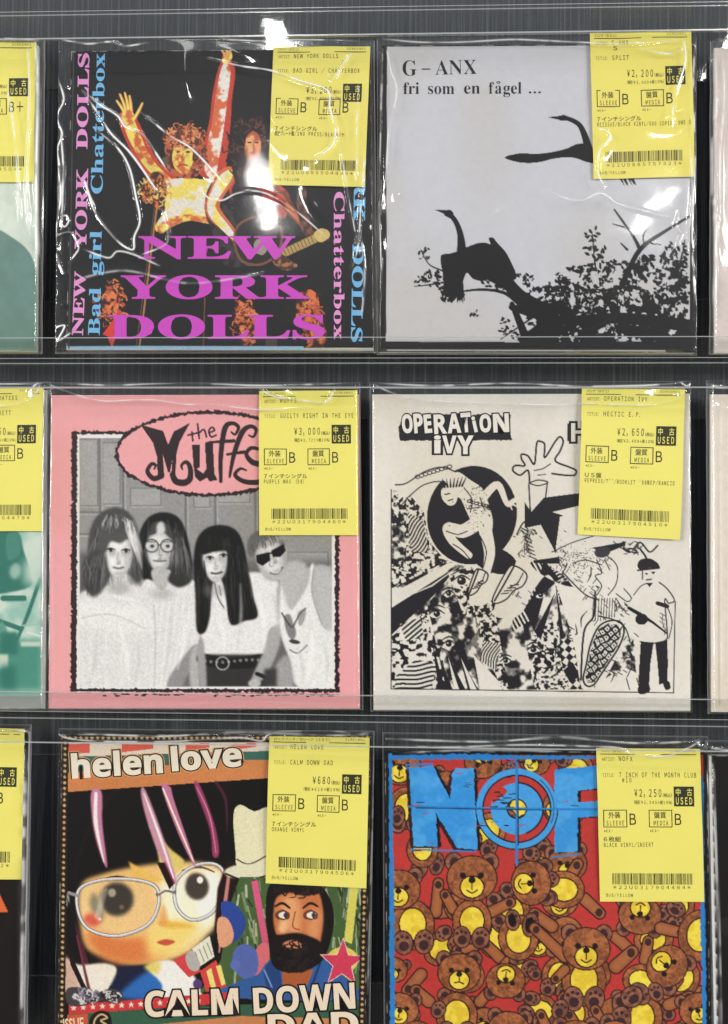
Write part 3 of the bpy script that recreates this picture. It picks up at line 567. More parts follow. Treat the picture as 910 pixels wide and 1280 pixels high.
def art_collage(q):
    PAP = (227, 222, 212); c = Canvas(q, PAP); K = (34, 32, 37); G = (150, 146, 142); rr = random.Random(21)
    # generic ink collage: torn strips of texture, shards, checks, a disc, a hand, running shoes, a figure in a cap
    def clipped(pts, fn):
        s = Canvas([(min(p[0] for p in pts), min(p[1] for p in pts)), (max(p[0] for p in pts), max(p[1] for p in pts))], PAP); fn(s)
        m = Canvas([(min(p[0] for p in pts), min(p[1] for p in pts)), (max(p[0] for p in pts), max(p[1] for p in pts))], 0); m.P(pts, 1)
        y0 = int((s.y0-c.y0)*c.S); x0 = int((s.x0-c.x0)*c.S); h = min(s.H, c.H-y0); w = min(s.W, c.W-x0)
        ys, xs = max(0, -y0), max(0, -x0); mm = m.a[ys:h, xs:w, :1]
        c.a[y0+ys:y0+h, x0+xs:x0+w] = c.a[y0+ys:y0+h, x0+xs:x0+w]*(1-mm) + s.a[ys:h, xs:w]*mm
    def blotch(cell, th=0.5):
        def f(s):
            n = fnoise(s.H, s.W, cell*s.S, 3); s.a[:] = np.where((n > th)[..., None], np.array(PAP, float), np.array(K, float))
        return f
    def tone(cell):
        def f(s):
            n = fnoise(s.H, s.W, cell*s.S, 3)[..., None]; k = np.clip((n-0.40)/0.10, 0, 1)*0.5 + np.clip((n-0.52)/0.06, 0, 1)*0.5
            s.a[:] = np.array(K, float)*(1-k)+np.array(PAP, float)*k
        return f
    def stripes(w, ang, ratio=0.5, wav=0.0):
        def f(s):
            y, x = np.meshgrid(np.arange(s.H)/s.S+s.y0, np.arange(s.W)/s.S+s.x0, indexing='ij'); a = math.radians(ang)
            d = x*math.cos(a)+y*math.sin(a)+wav*np.sin((x*math.sin(a)-y*math.cos(a))/7); s.a[:] = np.where(((d/w) % 1 < ratio)[..., None], np.array(K, float), np.array(PAP, float))
        return f
    def checks(w, ang):
        def f(s):
            y, x = np.meshgrid(np.arange(s.H)/s.S, np.arange(s.W)/s.S, indexing='ij'); a = math.radians(ang)
            u = x*math.cos(a)+y*math.sin(a); v = -x*math.sin(a)+y*math.cos(a); s.a[:] = np.where(((np.floor(u/w)+np.floor(v/w)) % 2 < 1)[..., None], np.array(K, float), np.array(PAP, float))
        return f
    B = (489, 862); R_ = 716
    clipped([(489,612),(512,618),(530,640),(536,676),(556,700),(572,704),(552,716),(489,738)], blotch(3.2))
    clipped([(510,640),(530,652),(536,690),(514,690)], stripes(4, 40, 0.5, 2)); clipped([(490,655),(508,660),(508,700),(490,704)], tone(7))
    clipped([(489,736),(562,700),(640,690),(744,716),(744,862),(489,862)], tone(13))
    clipped([(490,742),(560,704),(572,704),(514,748),(490,762)], blotch(40, 0.0))
    c.P([(489,760),(508,748),(580,702),(566,722),(534,752),(489,794)], K); c.L([(508,746),(540,732),(576,706)], [0.5,2,0.5], PAP)
    clipped([(489,796),(536,760),(548,792),(560,862),(489,862)], blotch(5)); clipped([(494,846),(520,824),(546,830),(540,862),(494,862)], stripes(5.5, 84, 0.45, 1.2)); clipped([(500,780),(526,772),(530,796),(508,802)], stripes(5, 50, 0.5))
    clipped([(534,756),(566,716),(590,726),(596,790),(576,820),(546,806)], tone(9)); clipped([(560,716),(592,708),(612,740),(608,760),(580,770)], blotch(4.5, 0.47))
    for k, (a, b, d) in enumerate((((548,818),(566,862),(558,862)),((558,816),(582,862),(568,862)),((574,820),(598,862),(585,862)),((592,816),(630,862),(604,862)),((540,800),(556,862),(548,862)))): c.P([a, b, d], K)
    c.P([(592,818),(624,852),(630,862),(600,862)], PAP); c.P([(560,820),(574,862),(568,862)], PAP); c.P([(576,822),(596,862),(588,862)], PAP)
    clipped([(590,740),(612,732),(640,770),(650,862),(628,862),(600,800)], blotch(3.6)); clipped([(620,770),(650,760),(668,862),(636,862)], tone(12)); clipped([(604,800),(626,806),(620,838),(600,826)], stripes(3.4, 20, 0.5, 2.5))
    clipped([(646,700),(690,700),(672,770),(640,790)], stripes(5, -28, 0.55)); clipped([(690,712),(744,716),(736,800),(712,800)], stripes(4.4, 64, 0.6)); clipped([(664,790),(704,770),(712,862),(668,862)], blotch(4)); clipped([(700,724),(724,730),(718,790),(698,800)], tone(9))
    for a, b, d in (((656,760),(690,706),(668,790)),((668,790),(694,740),(676,800)),((694,724),(706,800),(700,800)),((680,700),(700,724),(664,756))): c.P([a, b, d], K)
    clipped([(700,800),(726,790),(744,862),(704,862)], checks(7, 38)); clipped([(672,836),(704,830),(712,862),(668,862)], blotch(3)); c.P([(704,838),(716,828),(726,846),(712,852)], K)
    # eyes cut from magazines
    for x, y, w in ((577,726,9),(546,767,7),(561,742,5),(561,805,6),(676,744,5),(632,826,5),(667,812,6)): c.E(x, y, w*1.3, w*0.7, PAP, -12); c.E(x, y, w*0.62, w*0.6, K); c.E(x-w*.2, y-w*.2, w*0.16, w*0.16, PAP); c.L([(x-w*1.4,y+1),(x,y-w*0.75),(x+w*1.4,y)], [1,2.4,1], K, True); c.L([(x-w*1.5,y-w*0.8),(x,y-w*1.5),(x+w*1.5,y-w)], [1,2.4,0.8], K, True)
    # black disc with a white halo and a leaping figure
    c.SM([(532,620),(552,590),(590,582),(640,600),(664,640),(660,700),(700,730),(744,740),(756,780),(730,862),(716,800),(690,722),(668,736),(650,768),(618,770),(622,744),(606,756),(590,754),(586,728),(596,712),(560,700),(538,664)], PAP)
    c.E(590, 644, 56, 62, K, 14); c.E(618, 700, 30, 16, K, 20)
    c.SM([(556,596),(572,590),(588,600),(604,612),(612,634),(616,652),(612,664),(590,652),(576,624),(566,620)], PAP)          # torso
    c.L([(566,600),(548,590),(528,596),(508,612)], [15,13,10,8], PAP, True); c.L([(604,622),(622,606),(634,630),(642,626)], [11,9,6,6], PAP, True)
    for d in ((494,606),(490,618),(496,626),(504,630),(506,602)): c.L([(508,614), d], [5,2.4], PAP)
    c.L([(494,606),(508,604),(530,590),(552,584),(570,590)], 1.6, K, True); c.L([(503,630),(512,620),(530,606),(552,602),(562,612)], 1.4, K, True); c.E(508, 596, 2, 5, PAP, 10)
    for d in ((648,620),(650,627),(648,634),(640,637)): c.L([(636,628), d], [3,1.4], PAP)
    c.SM([(552,612),(562,606),(572,614),(570,628),(562,632),(553,624)], PAP); c.L([(556,618),(562,617)], 1.6, K); c.L([(560,626),(566,624)], 1.4, K)    # head
    for i in range(7): c.L([(556+i*3.6,609-i*0.3),(553+i*5,599-i*0.5)], [2.6,0.6], K)
    c.L([(596,654),(578,664),(560,660),(566,676),(586,694)], [18,17,13,11,9], PAP, True); c.L([(606,660),(612,690),(608,716),(606,740)], [17,14,10,8], PAP, True)
    for pts in ([(558,664),(572,668),(584,664)], [(566,680),(578,688),(588,700)], [(600,670),(608,690),(602,716)], [(618,668),(620,690),(614,716)], [(580,610),(590,624),(588,640)], [(600,622),(606,638)], [(584,636),(600,634)]): c.L(pts, 1.3, K, True)
    for i in range(12): a = 4.2+i*0.24; x, y = 600+19*math.cos(a)-4, 632-10*math.sin(a)*0.3+i*1.2-8; c.L([(x+2.6*math.cos(t), y+1.8*math.sin(t)) for t in np.linspace(0, 6.3, 9)], 1.2, K)
    for i in range(9): x, y = 522+i*5, 596-i*1.6; c.L([(x+3*math.cos(t), y+2.2*math.sin(t)) for t in np.linspace(0, 6.3, 9)], 1.1, K)
    for i in range(140): x, y = rr.gauss(592,12), rr.gauss(634,14); c.E(x, y, rr.uniform(.3,1), rr.uniform(.3,.8), K)
    # large open hand and arm, big trousers and shoes
    c.SM([(660,606),(682,602),(690,640),(720,650),(742,668),(764,690),(790,694),(800,720),(780,760),(744,750),(700,716),(668,700),(652,728),(646,770),(630,764),(624,742),(646,700),(642,672)], PAP)
    c.P([(656,628),(664,640),(680,622),(744,614),(760,624),(700,646),(694,690),(676,656),(656,660)], K); c.P([(690,640),(742,628),(742,668),(724,668),(716,648)], PAP)
    hand = [(662,604),(660,588),(650,594),(641,588),(644,582),(656,582),(652,574),(652,568),(660,570),(668,580),(671,554),(676,552),(681,556),(681,572),(694,552),(700,546),(704,552),(700,564),(694,576),(712,584),(720,588),(718,594),(706,594),(690,592),(684,604)]
    c.SM(hand, PAP, n=4); c.L(hand[:-1], 2.2, K, True); c.L([(668,588),(678,586),(688,580)], 1.3, K, True); c.L([(672,594),(682,593)], 1.1, K); c.E(673, 604, 12, 4, PAP); c.L([(661,604),(673,607),(685,603),(673,600),(661,604)], 1.5, K, True)
    c.L([(661,606),(663,640)], 1.8, K); c.L([(684,605),(682,622)], 1.6, K); c.L([(646,668),(656,652),(676,650),(690,662),(694,690)], 1.8, K, True)
    for i in range(8): c.L([(652+i*1.2,660+i*5),(660+i*1.5,664+i*5)], 1.3, K)
    for i in range(60): c.L([(650+rr.random()*14,650+rr.random()*44),(654+rr.random()*14,654+rr.random()*44)], 0.6, K) if i < 18 else None
    c.L([(668,702),(700,700),(744,690),(780,680)], [3,9,12,4], K, True); c.L([(690,690),(716,678),(742,670)], 1.2, K, True)
    c.SM([(700,690),(730,684),(760,694),(770,724),(752,748),(726,742),(706,718)], PAP); c.L([(704,716),(730,742),(748,750)], 1.6, K, True)
    for i in range(220): x, y = rr.gauss(722,14), rr.gauss(700,9); c.E(x, y, .6, .5, K)
    c.E(753, 690, 10, 7, (60,58,60), -10)
    for pts in ([(716,704),(732,700),(752,706)], [(746,700),(752,716),(744,720),(752,732),(746,744)], [(764,698),(772,710),(770,730),(760,744)], [(780,736),(790,750),(782,764),(770,748)], [(756,700),(762,712)], [(770,742),(784,752),(790,748)]): c.L(pts, 1.3, K, True)
    for i in range(9):
        y = 746+i*0; x = 742+i*3.4; c.L([(x,748),(x-1.5,776)], 0.9, K)
    def shoe(x, y, a, s):
        ca, sa = math.cos(a), math.sin(a); f = lambda P_: [(x+(ca*u-sa*v)*s, y+(sa*u+ca*v)*s) for u, v in P_]
        o = [(-6,-5),(2,-6),(8,-2),(16,0),(22,5),(20,9),(-4,9),(-8,4)]; c.SM(f(o), PAP); c.L(f(o), 1.8, K, True, closed=True)
        c.L(f([(-7,6),(8,6.4),(21,7)]), 2.2, K); c.L(f([(-6,-2),(2,-2),(8,2)]), 1.4, K)
        for i in range(4): c.L(f([(3+i*2.8,-3+i*1.2),(6+i*2.8,2+i)]), 1.4, K)
    shoe(602, 722, 1.9, 1.15); shoe(646, 724, 2.05, 1.75)
    # shoe sole seen from below with tread
    so = [(729,848),(733,830),(738,806),(748,784),(762,776),(776,778),(780,790),(774,808),(764,824),(752,842),(742,856),(733,857)]
    c.SM(so, PAP); c.SM([(x+(x-752)*0.14, y+(y-816)*0.1) for x, y in so], PAP); c.L(so, 2.2, K, True, closed=True)
    def tread(s):
        y, x = np.meshgrid(np.arange(s.H)/s.S+s.y0, np.arange(s.W)/s.S+s.x0, indexing='ij'); a = -0.95
        u = x*math.cos(a)-y*math.sin(a); v = x*math.sin(a)+y*math.cos(a); du = (u/8) % 1; dv = (v/7) % 1
        jit = fnoise(s.H, s.W, 8*s.S, 2)
        u = u+6*jit; v = v+5*jit; du = (u/8) % 1; dv = (v/7) % 1
        s.a[:] = np.where(((du < 0.66) & (dv < 0.70) & ~((abs(du-.36) < .12) & (abs(dv-.35) < .12)))[..., None], np.array(PAP, float)*0.96, np.array(K, float))
    clipped([(x+(752-x)*0.12, y+(816-y)*0.08) for x, y in so], tread); c.L(so, 1.6, K, True, closed=True)
    c.L([(726,850),(730,790),(742,770),(744,740)], 2.4, K, True); c.L([(748,770),(770,776),(784,790),(790,830),(776,862)], 1.6, K, True)
    clipped([(776,812),(792,800),(796,850),(770,862),(752,858)], tone(6)); c.SM([(760,846),(790,838),(806,860),(800,868),(746,866)], PAP)
    for x in (783, 796): c.L([(x,848),(x+4,862)], 1.3, K)
    c.L([(786,812),(790,830),(784,846)], 1.2, K, True)
    for i in range(150):                                           # hatching in the folds
        x, y = rr.choice([(722,724),(742,738),(700,700),(664,664),(656,690),(758,700),(778,760),(770,830),(786,800),(648,742),(690,656),(750,770)]); x += rr.gauss(0,7); y += rr.gauss(0,7); an = rr.choice([0.5,0.7,2.2]); s = rr.uniform(2,7)
        c.L([(x,y),(x+s*math.cos(an),y+s*math.sin(an))], rr.uniform(.5,1.2), K)
    for i in range(16):
        x, y = rr.uniform(694,790), rr.uniform(690,850); c.L([(x,y),(x+rr.uniform(-8,8),y+rr.uniform(4,12)),(x+rr.uniform(-10,10),y+rr.uniform(12,22))], [0.6,2,0.5], K, True)
    # standing figure in a cap at the right
    c.SM([(794,728),(806,722),(820,724),(830,730),(842,746),(836,754),(832,752),(834,800),(822,803),(800,803),(798,780),(784,762),(792,744)], PAP); c.L([(792,744),(802,732),(814,728)], 1.2, K, True); c.L([(824,728),(834,736),(843,750),(836,754),(831,750),(834,790),(832,800),(818,804),(800,802)], 1.5, K, True); c.L([(832,754),(840,776),(836,798)], 1.2, K, True)
    c.SM([(802,706),(812,700),(820,706),(820,720),(812,730),(804,724)], PAP); c.SM([(797,708),(800,700),(812,698),(822,704),(824,710),(812,710),(802,713)], K); c.L([(797,713),(824,710)], 2, K); c.P([(805,716),(810,716),(809,719)], K); c.P([(814,715),(819,715),(817,718)], K); c.L([(808,725),(814,724)], 1.6, K); c.L([(803,714),(803,724)], 1.4, K); c.P([(808,729),(812,734),(816,729)], K)
    c.P([(801,802),(817,803),(813,830),(811,862),(800,864),(798,850)], K); c.P([(819,803),(834,800),(835,830),(834,852),(824,856),(822,830)], K)
    c.SM([(800,856),(810,854),(812,864),(802,868),(797,864)], K); c.SM([(828,850),(836,852),(838,860),(832,862)], K)
    c.L([(786,760),(800,768),(816,778),(834,792)], [4,5,3,2], K); c.E(802, 774, 8, 7, K); c.L([(822,754),(834,758)], 5, K)
    for i in range(10): c.L([(824+rr.random()*8,766+i*2.6),(828+rr.random()*6,770+i*2.6)], 0.8, K)
    c.L([(779,686),(788,690),(800,678),(812,690),(822,682)], 2, K, True); c.L([(812,706),(806,694),(800,686)], 2.4, K); c.E(790, 688, 7, 3, K, 12); c.E(790, 688, 4.6, 1.4, PAP, 12)
    for i in range(26): x, y = rr.uniform(765,800), rr.uniform(676,694); c.L([(x,y),(x+rr.uniform(-7,7),y+rr.uniform(-5,5))], 1.2, K)
    c.L([(489,612),(489,861),(842,866),(844,752)], 1.2, K)
    # lettering: black banner behind the block capitals
    c.P(jitter([(500,551),(498,534),(506,518),(524,519),(540,517),(560,518),(574,516),(588,519),(604,517),(622,521),(639,518),(636,534),(640,550)], 0.4), K)
    c.P([(709,530),(714,528),(714,552),(709,551)], K)
    c.P([(466,878),(864,880),(864,884),(466,882)], (216, 210, 200)); c.grain(0.02, 4)
    n = fnoise(c.H, c.W, 60*c.S, 2)[..., None]; c.a *= 1-0.05*n; return c

def art_doll(q):
    c = Canvas(q, (22, 16, 14)); rr = random.Random(3)
    q = np.asarray(q, float)
    # star-dotted border is drawn last; header
    c.P([(84,930),(460,928),(460,958),(84,992)], (204, 128, 74)); c.P([(84,928),(460,928),(460,950),(300,952),(84,968)], (58, 104, 92)); c.P([(84,928),(460,928),(460,935),(84,946)], (224, 210, 192))
    for x0, x1 in ((84,112),(152,192),(232,262),(290,320)): c.P([(x0,930),(x1,929),(x1,938-(x1-84)*0.02+(0 if x0>90 else 4)),(x0,942-(x0-84)*0.02)], (216, 96, 78))
    c.P([(84,966),(300,950),(330,950),(460,946),(460,968),(84,992)], (205, 131, 78))
    # big black fringe with rim-lit gaps
    K = (15, 11, 12); c.P([(84,990),(460,964),(460,1330),(84,1330)], K)
    # glowing face
    c.SM([(100,1110),(130,1092),(190,1080),(250,1078),(280,1092),(278,1140),(258,1170),(226,1196),(170,1206),(128,1196),(104,1176)], (238, 194, 122), 3)
    c.SM([(106,1168),(140,1164),(180,1172),(210,1184),(190,1200),(160,1206),(126,1196)], (216, 124, 66), 6); c.SM([(200,1100),(250,1086),(276,1100),(274,1140),(250,1170),(214,1186),(196,1170),(200,1130)], (250, 240, 206), 8)
    c.SM([(128,1100),(180,1100),(196,1120),(190,1160),(150,1172),(116,1150)], (232, 186, 116), 5); c.SM([(190,1160),(220,1150),(250,1158),(220,1190),(186,1194)], (246, 212, 120), 6)
    c.P([(160,1076),(176,1086),(206,1100),(190,1104),(168,1096)], (236,190,96), 1.5); c.SM([(196,1046),(214,1062),(230,1076),(222,1090),(204,1096)], (226, 206, 116), 1.2); c.SM([(246,1094),(266,1090),(276,1096),(272,1130),(260,1158),(246,1130)], (255, 248, 232), 5)
    c.E(146, 1124, 21, 21, (24,18,16), -20, 2.5); c.SM([(112,1130),(118,1116),(130,1140),(124,1152)], (120,110,84), 3); c.E(115, 1150, 11, 8, (212, 66, 44), 15, 3); c.E(125, 1149, 1.8, 1.6, (255,236,220), 0, 0.5)
    c.SM([(196,1154),(214,1152),(246,1158),(214,1160)], (224,176,70), 2.5); c.E(207, 1178, 3.6, 1.1, (130,62,36), -8, 0.4)
    # right eye, nose and lips
    c.E(246, 1108, 15, 17, (34,24,20), -10, 1.6); c.E(250, 1100, 4, 4.4, (240,232,220), 0, 0.6); c.E(140, 1116, 5, 5.4, (150,140,124), 0, 1.0); c.E(152, 1134, 3, 3, (96,70,50), 0, 0.8)
    c.L([(124,1100),(146,1096),(170,1100)], [1.5,3,1.5], (40,24,18), True); c.L([(228,1088),(250,1084),(268,1090)], [1.5,2.6,1.5], (60,36,24), True)
    c.SM([(204,1130),(210,1150),(206,1158),(198,1154)], (222,150,70), 2, 0.7); c.SM([(196,1178),(207,1174),(219,1177),(208,1182)], (196,84,60), 0.7)
    # spectacles
    left = [(99,1112),(98,1140),(112,1162),(146,1170),(182,1158),(197,1136),(196,1110),(170,1100),(128,1100)]
    right = [(218,1112),(222,1136),(240,1150),(264,1142),(278,1118),(280,1092),(268,1080),(244,1082),(224,1096)]
    for fr in (left, right):
        c.SM(fr, (255,246,226), 1.5, 0.16); c.L(fr, 4.6, (70,56,50), True, closed=True); c.L(fr, 3.4, (190,186,186), True, closed=True); c.L([(x-0.6, y-0.8) for x, y in fr], 1.2, (250,250,250), True, closed=True)
        x0 = sum(x for x, y in fr)/len(fr); y0 = sum(y for x, y in fr)/len(fr); c.P([(x0-30,y0+14),(x0-20,y0-20),(x0-12,y0-22),(x0-24,y0+20)], (255,252,244), 1.5, 0.35)
    c.L([(197,1118),(207,1113),(218,1115)], [5,4,5], (120,112,110), True); c.L([(198,1116),(207,1111.5),(217,1113)], 1.4, (244,244,244), True); c.L([(98,1120),(86,1116)], 4, (150,146,146)); c.E(84,1125, 3, 8, (150,160,150), 0, 1)
    # strands
    c.SM([(176,990),(182,988),(202,1040),(220,1096),(216,1102),(196,1062),(182,1020)], (206,150,176), 0.8); c.L([(180,992),(200,1046),(217,1098)], [1.5,3.4,1.5], (250,236,240), True, soft=.6)
    c.SM([(114,990),(127,990),(128,1030),(134,1084),(124,1064),(116,1030)], (204,130,168), 0.8); c.L([(120,992),(120,1030),(130,1078)], [4,5,1], (250,240,244), True, soft=.6)
    c.SM([(202,984),(213,984),(218,1002),(243,1076),(240,1078),(222,1040)], (196,120,160), 0.6); c.L([(204,986),(222,1030),(242,1077)], [2,2.4,1.4], (252,236,216), True); c.SM([(243,982),(250,982),(268,1030),(274,1066),(266,1070),(262,1036)], (156,64,104), 0.8); c.L([(246,984),(262,1020),(270,1066)], [1,1.6,1], (214,130,170), True); c.L([(270,978),(282,1000),(284,1040)], [4,4,1], (70,28,48), True)
    c.P([(84,1122),(100,1170),(112,1240),(104,1240),(88,1190)], (16,9,11)); c.P([(93,1150),(110,1200),(116,1240),(108,1240)], (82,32,44)); c.P([(196,1078),(206,1078),(218,1104),(212,1112)], (28,8,12)); c.L([(206,1078),(218,1104)], 2, (150,56,84))
    c.P([(284,1076),(300,1078),(288,1140),(280,1180),(274,1200),(268,1160),(272,1110)], (34,14,16), 1); c.L([(286,1094),(280,1140),(274,1190)], [4,5,2], (196,130,120), True, soft=1)
    # collar and sleeve
    c.SM([(80,1200),(100,1206),(130,1204),(146,1212),(134,1240),(84,1244)], (236,226,210), 1.5); c.SM([(80,1196),(92,1210),(100,1240),(78,1240)], (206,170,150), 2.5); c.P([(134,1240),(150,1208),(186,1206),(204,1236),(210,1254),(140,1250)], (24,30,56), 1.5)
    c.SM([(160,1232),(186,1214),(206,1220),(212,1250),(176,1250),(150,1246)], (44,104,176), 3); c.SM([(186,1210),(206,1200),(230,1206),(246,1226),(250,1250),(206,1250),(202,1230)], (238,234,226), 1.5); c.SM([(180,1208),(200,1202),(196,1218)], (226,206,110), 2)
    c.P([(84,1180),(104,1226),(112,1242),(106,1244),(88,1206)], (30,14,16)); c.L([(96,1170),(112,1240)], [2,4], (110,52,60), soft=1)
    # cream disc at the upper right
    c.SM([(292,1018),(300,1006),(318,1014),(336,1010),(340,1040),(340,1098),(316,1100),(298,1094),(294,1060)], (226, 220, 182)); c.L([(296,1074),(312,1080),(336,1068)], 1.6, (40,36,30), True); c.E(306, 1089, 26, 9, (222,218,186), -4, 1); c.L([(282,1092),(306,1100),(336,1094)], 2.2, (18,16,15), True)
    # bright little background
    c.P([(300,1096),(460,1100),(460,1240),(250,1240),(276,1200),(288,1130)], (70, 96, 54)); 
    for i in range(240):
        x, y = rr.uniform(290,458), rr.uniform(1094,1210); c.L([(x,y),(x+rr.uniform(-2,6),y+rr.uniform(8,22))], rr.uniform(1,3.4), rr.choice([(150,164,128),(120,140,100),(40,52,36),(90,110,74),(176,182,150)]), True)
    c.P([(314,1102),(322,1100),(336,1180),(330,1190)], (214,90,130)); c.P([(438,1106),(448,1108),(440,1180),(430,1176)], (214,206,96)); c.E(428,1200, 20,16, (216,204,90)); c.E(326,1200,10,22,(214,110,120), 12)
    c.SM([(276,1130),(290,1128),(306,1146),(304,1166),(290,1178),(282,1160)], (44, 70, 150)); c.SM([(272,1150),(284,1148),(292,1166),(288,1180),(274,1182)], (222,160,124)); c.SM([(292,1190),(304,1180),(320,1188),(322,1214),(306,1224),(292,1210)], (86,104,176)); c.E(294, 1206, 6, 7, (96,112,186))
    c.P([(216,1200),(232,1192),(252,1214),(236,1222)], (206,66,66)); c.P([(240,1186),(262,1170),(268,1196),(250,1208)], (226,222,200)); 
    for i in range(4): c.L([(244+i*5,1190-i*3.6),(250+i*5,1206-i*4)], 0.9, (90,96,80))
    c.P([(250,1214),(270,1200),(284,1236),(258,1240)], (206,66,62)); c.P([(258,1214),(264,1210),(270,1234),(264,1236)], (232,216,120)); c.P([(270,1208),(276,1206),(282,1230),(277,1232)], (232,216,120)); c.SM([(232,1196),(240,1188),(250,1204),(246,1214),(236,1210)], (176,172,166)); c.E(247,1230,6,6,(86,60,110))
    # bearded head in an open blue shirt
    c.SM([(274,1246),(296,1228),(322,1218),(340,1200),(400,1196),(420,1212),(436,1228),(450,1250)], (50, 92, 158)); c.SM([(330,1216),(344,1198),(352,1232),(340,1248)], (36,66,124)); c.P([(352,1212),(392,1212),(384,1232),(354,1236)], (172, 92, 52)); c.L([(330,1212),(340,1234)], 2, (110,150,206)); c.L([(400,1204),(390,1232)], 3, (30,56,108))
    c.SM([(336,1108),(352,1102),(384,1102),(404,1110),(416,1134),(416,1164),(406,1196),(390,1210),(364,1216),(342,1208),(336,1180),(332,1140)], (22, 17, 16))
    c.SM([(346,1122),(360,1116),(384,1120),(398,1116),(404,1140),(402,1168),(396,1184),(374,1172),(352,1178),(343,1160),(342,1138)], (200, 118, 72), 1); c.SM([(352,1126),(372,1122),(376,1160),(364,1168),(354,1150)], (228, 162, 112), 4); c.SM([(386,1140),(400,1140),(398,1170),(386,1172)], (222, 150, 102), 4); c.E(354,1158, 6, 9, (240,190,140), 10, 2)
    for x, d in ((353,-1),(388,1)): c.SM([(x-9,1142),(x,1137),(x+9,1142),(x+7,1149),(x-6,1149)], (110,60,44)); c.E(x+1, 1144, 6, 4, (236,230,220)); c.E(x+4, 1144, 2.6, 3.2, (46,50,76)); c.L([(x-9,1134+d),(x,1129),(x+9,1134-d)], [2.4,3.6,2.4], (36,24,20), True)
    c.L([(369,1140),(366,1158),(374,1162)], 1.6, (150,80,50), True); c.SM([(340,1172),(354,1168),(370,1166),(386,1170),(402,1180),(398,1202),(380,1214),(356,1214),(342,1200)], (24, 18, 17), 0.8); c.SM([(354,1179),(366,1175),(377,1180),(374,1186),(358,1186)], (206,130,100), 0.6); curls(c, 370, 1196, 26, 120, [(24,18,17),(40,30,28),(14,10,10)], 6, 9, 0.6); curls(c, 374, 1108, 28, 60, [(24,18,17),(44,32,28)], 6, 10, 0.3)
    # star, ribbon and footer
    st = [(428+28*math.cos(a)*(1 if i % 2 == 0 else 0.42), 1204+30*math.sin(a)*(1 if i % 2 == 0 else 0.42)) for i, a in enumerate(np.arange(10)*math.pi/5-math.pi/2+0.04)]
    c.P([(428+(x-428)*1.08, 1204+(y-1204)*1.08) for x, y in st], (236,214,206)); c.P(st, (206, 60, 88))
    c.P([(86,1256),(290,1240),(290,1254),(86,1268)], (200, 56, 58)); 
    for i in range(14): x = 92+i*12; y = 1262-i*0.7; c.P([(x+4.2*math.cos(a)*(1 if k % 2 == 0 else .42), y-2+4.2*math.sin(a)*(1 if k % 2 == 0 else .42)) for k, a in enumerate(np.arange(10)*math.pi/5-1.57)], (236,222,196))
    c.P([(84,1268),(240,1258),(460,1250),(460,1290),(84,1292)], (52, 92, 70)); c.P([(300,1270),(460,1274),(460,1330),(84,1330),(84,1292)], (196,128,80))
    c.P([(84,1269),(110,1267),(110,1290),(84,1291)], (196, 84, 58)); 
    c.SM([(84,1236),(104,1234),(120,1240),(140,1236),(154,1244),(148,1254),(120,1252),(100,1258),(84,1254)], (66,62,66)); curls(c, 108, 1246, 14, 50, [(206,200,196),(30,28,30),(130,120,140)], 5, 11, 0.5); curls(c, 138, 1245, 12, 30, [(206,200,196),(30,28,30)], 5, 12, 0.5)
    c.SM([(112,1290),(112,1274),(122,1264),(136,1266),(140,1280),(138,1296),(114,1296)], (26,22,20)); c.L([(118,1290),(118,1276),(126,1268),(134,1272),(126,1276),(134,1282),(132,1292)], 2.2, (206,180,130), True)
    # border
    TL, TR, BR, BL = q; nrm = lambda a, b: (b-a)/np.hypot(*(b-a))
    W = 9.0
    for a, b, n_, inn in ((TL, TR, 56, (0,1)), (TL, BL, 56, (1,0)), (TR, BR, 56, (-1,0)), (BL, BR, 56, (0,-1))):
        i_ = np.array(inn, float)*W; c.P([a-i_*0.3, b-i_*0.3, b+i_, a+i_], (36, 26, 20))
        for k in range(n_):
            x, y = a+(b-a)*(k+0.5)/n_+i_*0.5; c.P([(x+2.7*math.cos(t)*(1 if j % 2 == 0 else .5), y+2.7*math.sin(t)*(1 if j % 2 == 0 else .5)) for j, t in enumerate(np.arange(10)*math.pi/5-1.57)], (206, 172, 120))
    c.grain(0.07, 1.3); return c

